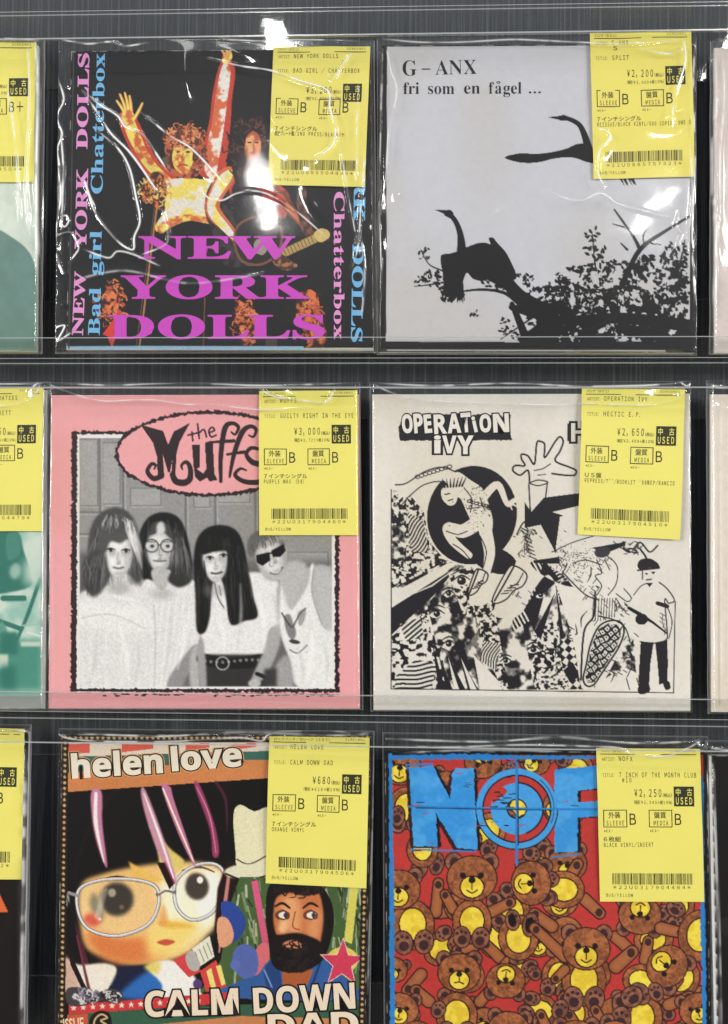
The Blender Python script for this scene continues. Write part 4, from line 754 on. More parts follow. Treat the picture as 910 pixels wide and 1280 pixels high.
def art_bears(q):
    RD = (186, 57, 53); c = Canvas(q, RD); K = (52, 26, 26); YL = (236, 208, 66); rr = random.Random(8)
    BW = c.mottle((182, 112, 68), (112, 64, 42), 2.4, 0.34, 0.70, 2)*0.5 + c.mottle((176, 106, 64), (118, 68, 44), 7, 0.38, 0.62)*0.5; DK = (62, 38, 40); PAWC = c.mottle((152, 98, 76), (118, 74, 60), 5)
    YW = c.mottle((242, 216, 76), (226, 196, 56), 8)
    def blob(cx, cy, rx, ry, fill, rot=0, lw=1.5): c.E(cx, cy, rx+lw*0.6, ry+lw*0.6, K, rot); c.E(cx, cy, rx-lw*0.4, ry-lw*0.4, fill, rot)
    def tr(x, y, a, s):
        ca, sa = math.cos(a), math.sin(a); return lambda u, v: (x+(ca*u-sa*v)*s, y+(sa*u+ca*v)*s)
    def paw(x, y, rx, ry, rot, pads=True):
        blob(x, y, rx, ry, PAWC, rot); f = tr(x, y, math.radians(rot), 1); px, py = f(0, ry*0.28); c.E(px, py, rx*0.52, ry*0.42, DK, rot)
        if pads:
            for u in (-0.5, 0, 0.5): a, b = f(rx*u, -ry*(0.52-abs(u)*0.3)); c.E(a, b, rx*0.2, ry*0.15, DK, rot)
    def limb(x0, y0, x1, y1, w):
        c.L([(x0,y0),(x1,y1)], [w+2.6,w+1], K); c.L([(x0,y0),(x1,y1)], [w-1,w-2.6], (156,92,56)); c.L([(x0,y0),(x1,y1)], [w*0.5,w*0.4], (176,110,68), a=0.6, soft=2); c.E(x1+(x0-x1)*0.06, y1+(y0-y1)*0.06, w*0.30, w*0.34, DK)
    def body(x, y, s, a=0, feet=True, belly=0.62):
        f = tr(x, y, a, s); d = math.degrees(a); blob(*f(0, 0), 27*s, 31*s, BW, d); blob(*f(0, -1), 27*belly*s, 20*s, YW, d, 1.8)
        if feet: paw(*f(-13, 22), 12*s, 15*s, d-8); paw(*f(13, 22), 12*s, 15*s, d+10)
    def head(x, y, s, a=0, mood=1):
        f = tr(x, y, a, s); d = math.degrees(a)
        for u in (-21, 21): blob(*f(u, -19), 10*s, 11*s, PAWC, d); c.E(*f(u*0.96, -18), 5.6*s, 6.6*s, DK, d)
        blob(*f(0, 0), 29*s, 26*s, BW, d); blob(*f(0, 10), 13.6*s, 12.6*s, YW, d, 1.8)
        for u in (-10.5, 10.5): c.E(*f(u, -3.4), 3.6*s, 3.6*s, (34,20,22), d)
        c.E(*f(0, 1.8), 4.2*s, 3.8*s, (34,20,22), d); c.L([f(0,3), f(0,13)], 1.5, K)
        c.L([f(-6,13.6), f(0,16.8 if mood > 0 else 12.6), f(6,13.6 if mood > 0 else 15)], 1.7, K, True)
    # back layer scattered across the sleeve
    for (x, y, s, a, m) in ((500,958,0.9,0.1,1),(604,952,0.8,2.9,1),(668,950,0.7,0.6,1),(700,1010,.8,1.2,1),(560,985,.8,.3,1),(850,990,.8,0.4,1),(820,950,.8,-.4,1),(840,1060,.9,2.4,1)): head(x, y, s, a, m)
    for x, y, s, a in ((508,1010,0.85,0.0),(650,1010,.8,.3),(720,960,.7,1.6),(610,1040,.8,0.5),(800,1010,.9,.3)): body(x, y, s, a)
    paw(497,1020,9,13,8); paw(524,1086,10,14,20); paw(546,1080,9,14,10); paw(678,1058,11,13,-30); paw(636,962,8,10,30)
    body(528,1062,0.72,0,False)
    rb = random.Random(31)
    for gy in range(6):
        for gx in range(8):
            x, y = 508+gx*52+rb.uniform(-12,12)+(gy % 2)*24, 1086+gy*46+rb.uniform(-10,10); k = rb.random(); an = rb.uniform(0, 6.28); s = rb.uniform(0.72, 0.86)
            if rb.random() < 0.14: continue
            if k < 0.45: limb(x+26*math.cos(an), y+26*math.sin(an), x+50*math.cos(an), y+50*math.sin(an), 14); body(x, y, s, an, k < 0.25)
            elif k < 0.8: head(x, y, s, an if k > 0.6 else rb.uniform(-.4, .4), 1 if k < 0.7 else -1)
            else: limb(x, y, x+26*math.cos(an), y+26*math.sin(an), 15)
    # sitting and tumbling bears
    limb(545,1140,548,1104,14); limb(566,1136,556,1118,13); limb(614,1140,638,1128,14); limb(690,1158,668,1142,15); limb(704,1110,722,1080,15)
    body(516,1156,1.0,-0.05); body(590,1152,0.9,0.05); body(648,1172,0.92,3.1,False); paw(641,1150,9,13,-4); paw(663,1156,10,15,10)
    c.E(640,1150,4.8,8,(24,15,16),-4); c.E(662,1156,5.4,9.5,(24,15,16),10)
    limb(706,1196,668,1160,14)
    body(704,1112,0.86,1.65); head(498,1112,0.95,0.05,1); head(590,1098,1.08,0,1); head(664,1104,0.95,1.5,1)
    body(730,1226,1.02,0); limb(770,1208,790,1190,17); limb(706,1212,694,1224,12); head(733,1186,1.02,0.02,1)
    head(536,1226,0.9,0.05,-1) if False else None
    limb(536,1252,520,1238,15); limb(600,1252,614,1236,14); body(571,1270,0.95,0); head(574,1216,0.92,0.0,-1)
    head(632,1226,0.84,3.2,1); head(500,1262,0.8,0.2,1); head(636,1288,0.9,0.1,1); head(492,1212,0.6,0.4,1); paw(674,1276,8,10,0)
    head(800,1144,0.92,3.2,1); limb(826,1160,852,1166,15); body(876,1170,1.05,0.1,False); head(834,1208,0.95,2.25,1); paw(845,1136,12,10,30)
    limb(836,1256,862,1246,15); body(800,1268,1.0,2.6); paw(790,1246,14,13,-40); paw(776,1274,13,16,10); limb(866,1280,880,1262,14)
    limb(760,1290,744,1262,13); head(770,1300,0.9,0.4,1); paw(700,1262,10,13,20); paw(820,1240,9,12,-20); limb(690,1300,676,1268,13); paw(668,1216,8,10,-30); paw(548,1262,9,11,20); head(872,1262,0.8,-0.3,1); body(520,1304,0.9,0.2)
    head(720,1300,0.95,0,1); body(850,1310,1,0); body(560,1330,1,0); body(660,1330,1,0.3)
    # stencilled capitals and target in blue with black shadows
    BL_ = c.mottle((54,146,216), (74,160,224), 20); BLs = (44, 128, 200)
    N_ = [(511,960),(541,957),(563,1000),(565,968),(570,960),(592,960),(597,1062),(571,1060),(545,1016),(547,1058),(517,1058)]
    F_ = [(693,962),(762,955),(762,985),(722,988),(722,1003),(762,1000),(762,1020),(722,1022),(722,1064),(693,1066)]
    def sten(pts, dx, dy, col, j=0.4): c.P(jitter([(x+dx, y+dy) for x, y in pts], j, 3), col)
    c.L([(508,956),(540,955)], 2.4, BLs); c.L([(508,956),(514,1062),(594,1064)], 2.0, BLs)
    sten(N_, -4, 2, K); sten(N_, 4, 1, (22,20,24)); sten(N_, 0, 0, BL_); sten(F_, 4, 1, (22,20,24)); sten(F_, 0, 0, BL_); c.L([(690,1072),(724,1068)], 2, BLs)
    ring = lambda r, w, col, t0=0, t1=6.2832: c.L([(646+r*math.cos(t), 1011+r*0.99*math.sin(t)) for t in np.linspace(t0, t1, 70)], w, col)
    ring(47, 7.5, BL_[:1, :1].reshape(3)); ring(42.4, 1.8, (24,22,26)); ring(51.2, 1.4, (24,22,26), 0, 3); ring(46.6, 1.0, (26,60,100), -0.9, 0.4)
    ring(22.5, 20, BL_[:1, :1].reshape(3)); ring(33, 2, (24,22,26), -1.6, 1.2); ring(12, 1.6, (24,22,26), 0, 6.28)
    c.SM([(616,988),(628,984),(634,990),(624,998),(616,1004)], RD)
    for i in range(14): x, y = rr.uniform(612,640), rr.uniform(990,1010); c.L([(x,y),(x+rr.uniform(4,12),y+rr.uniform(-1,1))], rr.uniform(.6,1.6), (26,22,26))
    c.L([(646,944),(646,1080)], 3.2, BLs); c.L([(510,1008),(590,1010),(760,1012)], 2.6, BLs); c.L([(647.8,970),(647.8,1056)], 1.2, (24,22,26)); c.L([(520,1009.8),(690,1012.8)], 1.0, (24,22,26))
    for i in range(40):                                            # scratches in the stencil
        x, y = rr.choice([(570,966),(515,1008),(530,1060),(576,980),(700,1004),(610,1030),(640,950)]); x += rr.gauss(0,12); y += rr.gauss(0,4); c.L([(x,y),(x+rr.uniform(3,10),y+rr.uniform(-1,1))], rr.uniform(.5,1.4), rr.choice([(26,22,26),RD,BLs]))
    q = np.asarray(q, float); TL, TR, BR, BL = q; BK = (20, 19, 21)
    c.P([TL-(4,4), TR+(4,-4), TR+(4,3.5), TL+(-4,5)], BK); c.P([TL-(4,4), TL+(6,-4), BL+(6,4), BL+(-4,4)], BK); c.P([TR+(-5,-4), TR+(4,-4), BR+(4,4), BR+(-5,4)], BK)
    c.P(jitter([TL+(5,2), BL+(3.5,0), BL+(11,0), TL+(9,2)], 0.5, 4), BLs); c.P(jitter([TR+(-11,30), BR+(-9,0), BR+(-4,0), TR+(-5,30)], 0.7, 4), BLs); c.P(jitter([TL+(6,5), TL+(130,3), TL+(150,5), TR+(-8,7), TR+(-8,9), TL+(150,10), TL+(130,11), TL+(6,10)], 0.6, 3), BLs)
    c.grain(0.05, 4); return c

def art_plain(base, fn=None):
    def f(q):
        c = Canvas(q, base)
        if fn: fn(c)
        c.grain(0.02, 4); return c
    return f
def fn_mint(c):
    c.SM([(-140,300),(-60,276),(-10,284),(14,296),(34,312),(44,332),(48,352),(50,380),(50,450),(-140,450)], (100, 134, 126), 0.4)
    c.grain(0.05, 12)
def fn_teal(c):
    q0 = (206, 222, 216); T1, T2, T3 = (46, 118, 106), (92, 156, 142), (150, 196, 184)
    c.R(-140, 640, 52, 870, c.mottle((150,196,186), (206,222,216), 30), 0)
    c.SM([(-20,668),(20,664),(30,690),(40,722),(36,734),(14,740),(-10,742),(-30,730)], T1, 1); c.SM([(8,668),(22,666),(26,690),(10,700)], (70,136,124), 1); c.E(19,714,7,10,(150,190,178),10,2); c.L([(4,748),(30,748)], 7, T1); c.L([(50,724),(34,770),(16,812)], [5,5,3], T1, True); c.L([(-2,776),(26,786)], 6, T1)
    c.SM([(2,776),(14,812),(-10,816)], T2, 1); c.R(-10,800,52,862,(74,146,132),4); c.R(0,790,22,818,T1,2); c.R(-10,818,10,836,(196,214,200),1.5); c.R(26,802,52,808,(196,214,206),1); c.L([(34,790),(52,796)], 2,(220,230,226)); c.L([(28,782),(52,780)], 2, T3); c.R(0,832,20,862,T1,4); c.R(30,700,52,730,(196,216,210),6)
    c.L([(0,680),(10,660),(-4,700)], 4, T1, True); c.R(51.5, 470, 64, 900, (158,162,164))
def fn_dark(c):
    c.P([(-20,1080),(-4,1110),(10,1140),(-60,1142)], (224, 104, 58)); c.R(22, 900, 30, 1330, (44,40,40), 1.5)
def fn_cream(c): c.L([(899,60),(899,446)], 1.0, (190,180,172)); c.grain(0.03, 3)
def fn_cream2(c): c.L([(897,495),(899,880)], 1.2, (196,184,170)); c.grain(0.03, 5)
def fn_dark2(c):
    c.SM([(905,1000),(925,1010),(940,1060),(905,1050)], (16,15,16), 2); c.P([(897,1150),(930,1140),(960,1180),(905,1170)], (34,33,34)); c.P([(886,944),(890,944),(898,1340),(890,1340)], (222,222,222))


# ------------------------------------------------------------------ records
ALB = 1.0
def ink(c): return np.clip(s2l(np.clip(c, 0, 255))*ALB, 0.004, 0.86)
def record(q, bagq, art, texts, label, tagspec=None, ridges=(), bumps=(), N=420, NB=420, side=(225,222,215),
           wob=1.0, coverlab=None, seed=0):
    global rng
    bx, by = (np.array(q[2])+np.array(q[3]))/2
    pl = Plane(bx, by, -0.0240, -0.0095)
    origin = pl.at(np.array([bx]), np.array([by]))[0]
    root = empty('record', origin, label, 'record', 'used seven inch records on the rails')
    # cover: a thin card sleeve
    u, v = np.meshgrid(np.linspace(0, 1, N), np.linspace(0, 1, N))
    px = bil(q, u.ravel(), v.ravel())
    cv = art(q)
    pig = cv.sample(px[:,0], px[:,1]); uf, vf = u.ravel(), v.ravel()
    ed_ = np.minimum(np.minimum(uf, 1-uf), np.minimum(vf, 1-vf))*390
    rng = np.random.default_rng(500+seed); nw = fnoise(N, N, 9, 3).ravel(); nl = fnoise(N, N, N/3, 2).ravel()
    cor = np.minimum(np.hypot(np.minimum(uf, 1-uf), np.minimum(vf, 1-vf))*390/9, 1)
    wear = np.clip((nw-0.50)*6, 0, 1)*np.clip(1-ed_/(1.6+2.2*(1-cor)), 0, 1)*0.75                 # rubbed edges and corners
    rr_ = np.hypot(uf-0.5, vf-0.5); ringw = np.exp(-((rr_-0.455)/0.006)**2)*np.clip((nl-0.42)*2.4, 0, 1)*0.055       # faint ring of the disc
    wear = np.clip(wear + ringw, 0, 1)[:, None]
    pig = pig*(1-wear) + np.array([214, 208, 198.])*wear
    pig = pig*(1-0.045*np.clip((nl-0.5)*4, 0, 1)[:, None]*np.array([0.5, 0.8, 1.5]))              # uneven yellowing
    cols = ink(pig)
    V = pl.at(px[:,0], px[:,1])
    F = grid_faces(N, N)
    cs = bil(q, np.array([0,1,1,0.]), np.array([0,0,1,1.])); C4 = pl.at(cs[:,0], cs[:,1]); B4 = C4 - pl.n*0.0026
    n0 = len(V)
    V = np.vstack([V, C4, B4]); cols = np.vstack([cols, np.broadcast_to(ink(np.array(side)), (8, 3))])
    sides = [(n0+i, n0+4+i, n0+4+(i+1) % 4, n0+(i+1) % 4) for i in range(4)] + [(n0+4, n0+7, n0+6, n0+5)]
    F = np.vstack([F, np.array(sides)])
    cover = make_obj('cover', V, F.ravel(), np.full(len(F), 4), [M_PRINT], origin, root, cols)
    if coverlab: cover['label'] = coverlab
    # lettering printed on the cover
    for gname, glab, gtexts in texts:
        m = MB()
        for k, t in enumerate(gtexts):
            s_, p0, p1, cap, col = t[:5]; kw = dict(t[5]) if len(t) > 5 else {}
            lay = kw.pop('layer', 1); p, f = text_px(s_, p0, p1, cap, **kw)
            m.add(pl.at(p[:,0], p[:,1], 0.00006*lay + 0.000004*k), f, ink(np.array(col))[None].repeat(len(p), 0))
        o = m.build(gname, [M_PRINT], origin, cover)
        if glab: o['label'] = glab
    if tagspec: price_tag(pl, origin, root, tagspec)
    # the clear bag round it
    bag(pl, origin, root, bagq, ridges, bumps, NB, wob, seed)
    return root

def price_tag(pl, origin, root, T):
    q = T['q']; curl = T.get('curl', 0.0006)
    def pos(u, v, lay=0):
        u = np.asarray(u, float); v = np.asarray(v, float)
        p = bil(q, u, v); off = 0.0009
        b = pl.at(p[:,0], p[:,1], off)
        h = 0.00035*np.exp(-((v-0.105-0.02*u)/0.018)**2) + 0.00025*np.sin(u*9+v*4+T['q'][0][0])*np.sin(v*11+1) + curl*(np.sin(v*3.1)*0.5 + (u-0.5)**2*2.2 + 0.35*np.sin(u*4+v*5)) + lay*0.00005
        return b + pl.n*h[:, None]
    YEL = T.get('col', (232, 223, 112)); INK = (48, 46, 28)
    n, k = 60, 90
    u, v = np.meshgrid(np.linspace(0, 1, n), np.linspace(0, 1, k))
    m = MB()
    m.add(pos(u.ravel(), v.ravel()), grid_faces(n, k), ink(np.array(YEL))[None].repeat(n*k, 0), 0)
    def quad(mm, u0, v0, u1, v1, lay=1, col=INK, mat=1, nn=2):
        uu, vv = np.meshgrid(np.linspace(u0, u1, nn), np.linspace(v0, v1, nn))
        mm.add(pos(uu.ravel(), vv.ravel(), lay), grid_faces(nn, nn), ink(np.array(col))[None].repeat(nn*nn, 0), mat)
    asp = (np.hypot(*(np.array(q[1])-q[0])))/(np.hypot(*(np.array(q[3])-q[0])))
    def tx(mm, s, u0, u1, vb, cap, lay=1, col=INK, off=0.009):
        g, f = text_px(fw(s), (u0, 0), (u1, 0), 0.93, off)
        mm.add(pos(g[:,0], vb + g[:,1]*cap, lay), f, ink(np.array(col))[None].repeat(len(g), 0), 1)
    def frame(u0, v0, u1, v1, w=0.008):
        quad(m, u0, v0, u1, v0+w*asp); quad(m, u0, v1-w*asp, u1, v1)
        quad(m, u0, v0+w*asp, u0+w, v1-w*asp); quad(m, u1-w, v0+w*asp, u1, v1-w*asp)
    tx(m, T.get('head', 'パンク(801)'), 0.05, 0.26 if len(T.get('head', '')) < 10 else 0.6, 0.026, 0.016)
    tx(m, T.get('code', 'SCREEN01'), 0.76, 0.95, 0.022, 0.014)
    quad(m, 0.04, 0.036, 0.96, 0.041, nn=4)
    tx(m, 'ARTIST:', 0.055, 0.175, 0.083, 0.022)
    if 'artist2' in T: tx(m, T['artist2'], 0.225, 0.265, 0.122, 0.030)
    def fitw(s, per=0.0325): return 0.215 + per*len(s)
    tx(m, T['artist'], 0.215, fitw(T['artist']), 0.083, 0.030)
    tx(m, 'TITLE:', 0.055, 0.165, 0.186, 0.022)
    t1 = T['title'].split('\n')
    per = min(0.0325, 0.74/len(t1[0]))
    tx(m, t1[0], 0.215, fitw(t1[0], per), 0.188, 0.031)
    if len(t1) > 1: tx(m, t1[1], 0.24, 0.33, 0.222, 0.028)
    vp = T.get('vp', 0.305)
    pw = 0.043*len(T['price'])
    tx(m, T['price'], 0.615-pw, 0.615, vp, 0.048)
    tx(m, '(税込)', 0.63, 0.715, vp, 0.020)
    tx(m, T['tax'], 0.355, 0.715, vp+0.047, 0.020)
    st = MB()
    quad(st, 0.735, vp-0.068, 0.93, vp+0.062, 1, (50, 50, 34), 1, 4)
    tx(st, '中 古', 0.755, 0.91, vp-0.012, 0.038, 2, YEL, 0.012)
    tx(st, 'USED', 0.754, 0.910, vp+0.048, 0.044, 2, YEL, 0.02)
    g0 = T.get('vg', 0.40)
    frame(0.05, g0, 0.28, g0+0.115); frame(0.49, g0, 0.715, g0+0.115)
    tx(m, '外装', 0.10, 0.215, g0+0.052, 0.034); tx(m, 'SLEEVE', 0.08, 0.25, g0+0.102, 0.030)
    tx(m, '盤質', 0.54, 0.655, g0+0.052, 0.034); tx(m, 'MEDIA', 0.535, 0.675, g0+0.102, 0.030)
    gr = T.get('grade', ('B', 'B'))
    tx(m, gr[0], 0.305, 0.365, g0+0.098, 0.072); tx(m, gr[1], 0.74, 0.80 + 0.08*(len(gr[1])-1), g0+0.098, 0.072)
    tx(m, '※EX-', 0.055, 0.14, g0+0.146, 0.016); tx(m, '※EX-', 0.50, 0.585, g0+0.146, 0.016)
    for i, ln in enumerate(T['note']):
        tx(m, ln, 0.05, min(0.97, 0.05+T.get('npw', (0.034, 0.0265))[0 if any(ord(c) > 0x2000 for c in ln) and len(ln) < 11 else 1]*len(ln)*(1.6 if any(ord(c) > 0x2000 for c in ln) and len(ln) < 11 else 1)), 0.605+0.037*i, 0.027)
    bc = MB(); r = random.Random(T['num']); x = 0.125
    while x < 0.885:
        w = r.choice((0.0045, 0.0045, 0.0045, 0.011)); quad(bc, x, 0.815, x+w, 0.888, nn=2); x += w + r.choice((0.005, 0.005, 0.010))
    tx(m, '*'+T['num']+'*', 0.13, 0.875, 0.918, 0.022, off=0.0)
    tx(m, 'きいろ/YELLOW', 0.06, 0.32, 0.968, 0.020)
    tag = m.build('price_tag', [M_TAG, M_INK], origin, root)
    bc.build('barcode', [M_TAG, M_INK], origin, tag); st.build('used_mark', [M_TAG, M_INK], origin, tag)
    return tag

def bag(pl, origin, root, q, ridges, bumps, NB, wob, seed, bulge=1.0):
    global rng
    rng = np.random.default_rng(100+seed)
    q = np.asarray(q, float)
    u, v = np.meshgrid(np.linspace(0, 1, NB), np.linspace(0, 1, NB)); uf, vf = u.ravel(), v.ravel()
    px = bil(q, uf, vf)
    wpx = np.hypot(*(q[1]-q[0])); hpx = np.hypot(*(q[3]-q[0]))
    ex = np.minimum(uf, 1-uf)*wpx; ey = np.minimum(vf, 1-vf)*hpx
    ed = np.minimum(ex, ey)
    rise = np.clip(ed/5.0, 0, 1); rise = rise*rise*(3-2*rise)
    side_wave = 0.00035*np.sin(vf*hpx/11+2*np.sin(vf*9))*np.exp(-(ex/7.0)**2)
    h = -0.0022 + 0.0056*rise + side_wave
    h += 0.0020*(1-(2*uf-1)**2)*(1-(2*vf-1)**2)*bulge
    h += wob*0.0012*(fnoise(NB, NB, NB/3.2, 2).ravel()-0.5)*rise + wob*0.00022*(fnoise(NB, NB, NB/11, 2).ravel()-0.5)*rise
    h += 0.0005*np.sin(uf*wpx/23+3*fnoise(NB, NB, NB/5, 2).ravel())*np.exp(-((vf*hpx-8)/10)**2)*rise
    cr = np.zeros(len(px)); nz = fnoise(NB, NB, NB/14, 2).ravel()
    for pts, amp, sig in ridges:
        p = smooth(pts, False, 8)
        d2 = np.full(len(px), 1e9); tt = np.zeros(len(px))
        lo = p.min(0)-12; hi = p.max(0)+12
        sel = np.where(((px > lo) & (px < hi)).all(1))[0]
        if len(sel) == 0: continue
        X = px[sel]; dd = np.full(len(sel), 1e9); ts = np.zeros(len(sel))
        for i in range(len(p)-1):
            a, b = p[i], p[i+1]; ab = b-a; t = np.clip(((X-a)@ab)/max(ab@ab, 1e-9), 0, 1)
            D = ((X-a-t[:,None]*ab)**2).sum(1); up = D < dd; dd[up] = D[up]; ts[up] = (i+t[up])/(len(p)-1)
        fall = np.clip(np.minimum(ts, 1-ts)*8, 0.25, 1)
        h[sel] += amp*0.001*fall*np.exp(-dd/(2*sig*sig))
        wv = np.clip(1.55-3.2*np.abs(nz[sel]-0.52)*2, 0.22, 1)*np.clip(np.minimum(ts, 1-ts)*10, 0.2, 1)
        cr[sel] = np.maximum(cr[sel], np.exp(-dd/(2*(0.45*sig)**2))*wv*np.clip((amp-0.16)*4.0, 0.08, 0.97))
    for cx, cy, rx, ry, rot, amp in bumps:
        r = math.radians(rot); X = px-np.array([cx, cy])
        a = (X[:,0]*math.cos(r)+X[:,1]*math.sin(r))/rx; b = (-X[:,0]*math.sin(r)+X[:,1]*math.cos(r))/ry
        h += amp*0.001*np.exp(-(a*a+b*b))
    top = pl.at(px[:,0], px[:,1], 0.0) + pl.n*h[:,None]
    nb = 24
    u2, v2 = np.meshgrid(np.linspace(0, 1, nb), np.linspace(0, 1, nb)); p2 = bil(q, u2.ravel(), v2.ravel())
    e2 = np.minimum(np.minimum(u2, 1-u2).ravel()*wpx, np.minimum(v2, 1-v2).ravel()*hpx)
    back = pl.at(p2[:,0], p2[:,1], 0.0) + pl.n*(-0.0024-0.0009*np.clip(e2/9, 0, 1))[:,None]
    V = np.vstack([top, back]); F = np.vstack([grid_faces(NB, NB), grid_faces(nb, nb)+NB*NB])
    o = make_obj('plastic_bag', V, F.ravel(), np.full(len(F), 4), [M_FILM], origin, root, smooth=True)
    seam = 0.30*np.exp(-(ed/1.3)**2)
    at = o.data.attributes.new('crease_glint', 'FLOAT', 'POINT'); at.data.foreach_set('value', np.concatenate([np.maximum(cr, seam), np.zeros(nb*nb)]).astype(np.float32))  # mask of painted glints on the ridges and bag edges

PKL, BLL, PKC = (222, 146, 202), (112, 178, 222), (197, 72, 188)
t_stage_ = [
 (bs('NEW'), (174,323), (368,323), 27.5, PKC, dict(off=0.012)), (bs('YORK'), (152,373), (387,373), 28.5, PKC, dict(off=0.012)), (bs('DOLLS'), (137,423), (405,423), 29, PKC, dict(off=0.012)),
 (bs('NEW'), (103.5,419), (107,340), 13.5, PKL, dict(off=0.014)), (bs('YORK'), (107.5,311), (110,211), 14, PKL, dict(off=0.014)), (bs('DOLLS'), (109,186), (111.5,67), 13.5, PKL, dict(off=0.014)),
 (bs('Bad'), (124.5,419), (126,360), 14.5, BLL, dict(off=0.006)), (bs('girl'), (125.5,344), (127,289), 14.5, BLL, dict(off=0.006)), (bs('Chatterbox'), (128,242), (131,67), 14.5, BLL, dict(off=0.006)),
 (bs('Chatterbox'), (417.5,240), (417.5,424), 13, PKL, dict(off=0.006)), (bs('Bad'), (424,70), (422,128), 13, PKL, dict(off=0.006)), (bs('girl'), (422,150), (421,210), 13, PKL, dict(off=0.006)),
 (bs('NEW'), (446,68), (444,140), 14, BLL, dict(off=0.012)), (bs('YORK'), (444,160), (442,277), 14, BLL, dict(off=0.012)), (bs('DOLLS'), (441,305), (439,427), 13.5, BLL, dict(off=0.012)),
]
t_birds_ = [
 (bs('G'), (503,94.5), (521,94.5), 19, (34,34,36), dict(off=-0.006)), (bs('–'), (527,93), (538,93), 18, (34,34,36), dict(off=-0.006)), (bs('ANX'), (544,93.5), (596,92.5), 18, (34,34,36), dict(off=-0.008)),
 (bs('fri'), (504,117.5), (524,117.5), 14.5, (34,34,36), dict(off=-0.004)), (bs('som'), (535,117.5), (568,117.5), 14.5, (34,34,36), dict(off=-0.004)), (bs('en'), (580,117), (600,117), 14.5, (34,34,36), dict(off=-0.004)),
 (bs('f'), (611,117), (617.5,117), 14.5, (34,34,36), dict(off=-0.004)), (bs('a'), (619,117), (627,117), 14.5, (34,34,36), dict(off=-0.004)), ('°', (620.6,109.5), (625.4,109.5), 7.5, (34,34,36), dict(off=0.01)), (bs('gel'), (629,117), (652,117), 14.5, (34,34,36), dict(off=-0.004)), (bs('...'), (661,116.5), (676,116.5), 14.5, (34,34,36)),
]
INKC, PAPC = (34,32,37), (227,222,212)
t_coll = []
def block(s, p0, p1, cap, dk, lt):
    t_coll.append((sb(s), p0, p1, cap, INKC, dict(off=dk, layer=1)))
    t_coll.append((sb(s), p0, p1, cap, PAPC, dict(off=lt, layer=2)))
for s_, x0, x1, yb, cp in (('O',502,517,541,21),('P',517,530,541,22),('E',530,541,541,21),('R',542,559,542,22),('A',559,577,541,22),('T',576,590,540,22),('i',592,598,540,17),('O',599,615,540,20),('N',616,637,540,21)):
    block(s_, (x0+1.5,yb), (x1-1,yb-0.8), cp, 0.075, 0.022)
for s_, x0, x1, yb, cp in (('i',542,551,566,19),('V',552,571,566,20),('Y',571,592,567,21)): block(s_, (x0+1.5,yb), (x1-1,yb), cp, 0.10, 0.022)
block('H', (714,552), (734,552), 22, 0.085, 0.0); block('ECTIC', (738,552), (822,552), 22, 0.085, 0.0)
t_doll = []
for s_, p0, p1 in (('helen', (91,972.5), (203,965.5)), ('love', (216,963.5), (302,957))):
    for off, col, lay in ((0.085, (214,160,104), 1), (0.06, (24,18,16), 2), (0.022, (232,222,202), 3)): t_doll.append((sb(s_), p0, p1, 27, col, dict(off=off, layer=lay)))
for s_, p0, p1, cap in (('CALM', (182,1271), (298,1267), 30), ('DOWN', (318,1267), (444,1260), 30), ('DAD', (336,1300), (448,1296), 30)):
    for off, col, lay in ((0.06, (22,16,14), 1), (0.012, (232,214,188), 2)): t_doll.append((sb(s_), p0, p1, cap, col, dict(off=off, layer=lay)))
t_doll.append(('ISSUE', (80,1288), (105,1286), 14, (232,206,170), dict(off=0.02)))

t_stage = [('title_lettering', 'large magenta slab lettering', t_stage_[:3]), ('side_lettering', 'upright pink and blue lettering at the left edge', t_stage_[3:9]), ('side_lettering', 'upright pink and blue lettering at the right edge', t_stage_[9:])]
t_birds = [('title_lettering', None, t_birds_)]
t_collage = [('title_lettering', 'white block capitals on a black banner', t_coll[:22] + t_coll[22:-4]), ('subtitle_lettering', None, t_coll[-4:])]
t_dolls = [('title_lettering', 'rounded white title at the top', t_doll[:6]), ('subtitle_lettering', 'bold cream capitals at the bottom', t_doll[6:-1]), ('badge_lettering', None, t_doll[-1:])]
T1 = dict(q=[(342,59),(463,58),(456,234),(335,231)], artist='NEW YORK DOLLS', title='BAD GIRL / CHATTERBOX', price='¥3,200', tax='(税抜¥2,909+税10%)', note=['7インチシングル', '限定プレート盤/2ND PRESS/BLACKジャ'], num='22U0885504839', col=(226,216,112), vp=0.335, vg=0.375, npw=(0.034,0.0285))
T2 = dict(q=[(737,42),(864,39),(868,221),(742,224)], artist='G-ANX', artist2='S', title='SPLIT', price='¥2,200', tax='(税抜¥2,000+税10%)', note=['7インチシングル', 'REISSUE/BLACK VINYL/600 COPIES SWE S'], num='22U0885757323', col=(228,217,108), vp=0.305, vg=0.395)
T3 = dict(q=[(324,489),(447,488),(448,669),(324,669)], artist='MUFFS', title='GUILTY RIGHT IN THE EYE', price='¥3,000', tax='(税抜¥2,727+税10%)', note=['7インチシングル', 'PURPLE WAX (99)'], num='22U0317904480', vp=0.305, vg=0.40)
T4 = dict(q=[(727,486),(856,487),(849,675),(722,668)], artist='OPERATION IVY', title='HECTIC E.P.', price='¥2,650', tax='(税抜¥2,409+税10%)', note=['US盤', "REPRESS/7''/BOOKLET '88年EP/RANCID"], num='22U0317904510', vp=0.315, vg=0.39, curl=0.0016, col=(233,225,116))
T5 = dict(q=[(337,920),(462,922),(458,1110),(332,1104)], artist='HELEN LOVE', title='CALM DOWN DAD', price='¥680', tax='(税抜¥618+税10%)', note=['7インチシングル', 'ORANGE VINYL'], num='22U0317904506', head='ロックパンク/ガレージ(307)', vp=0.315, vg=0.39, curl=0.0011)
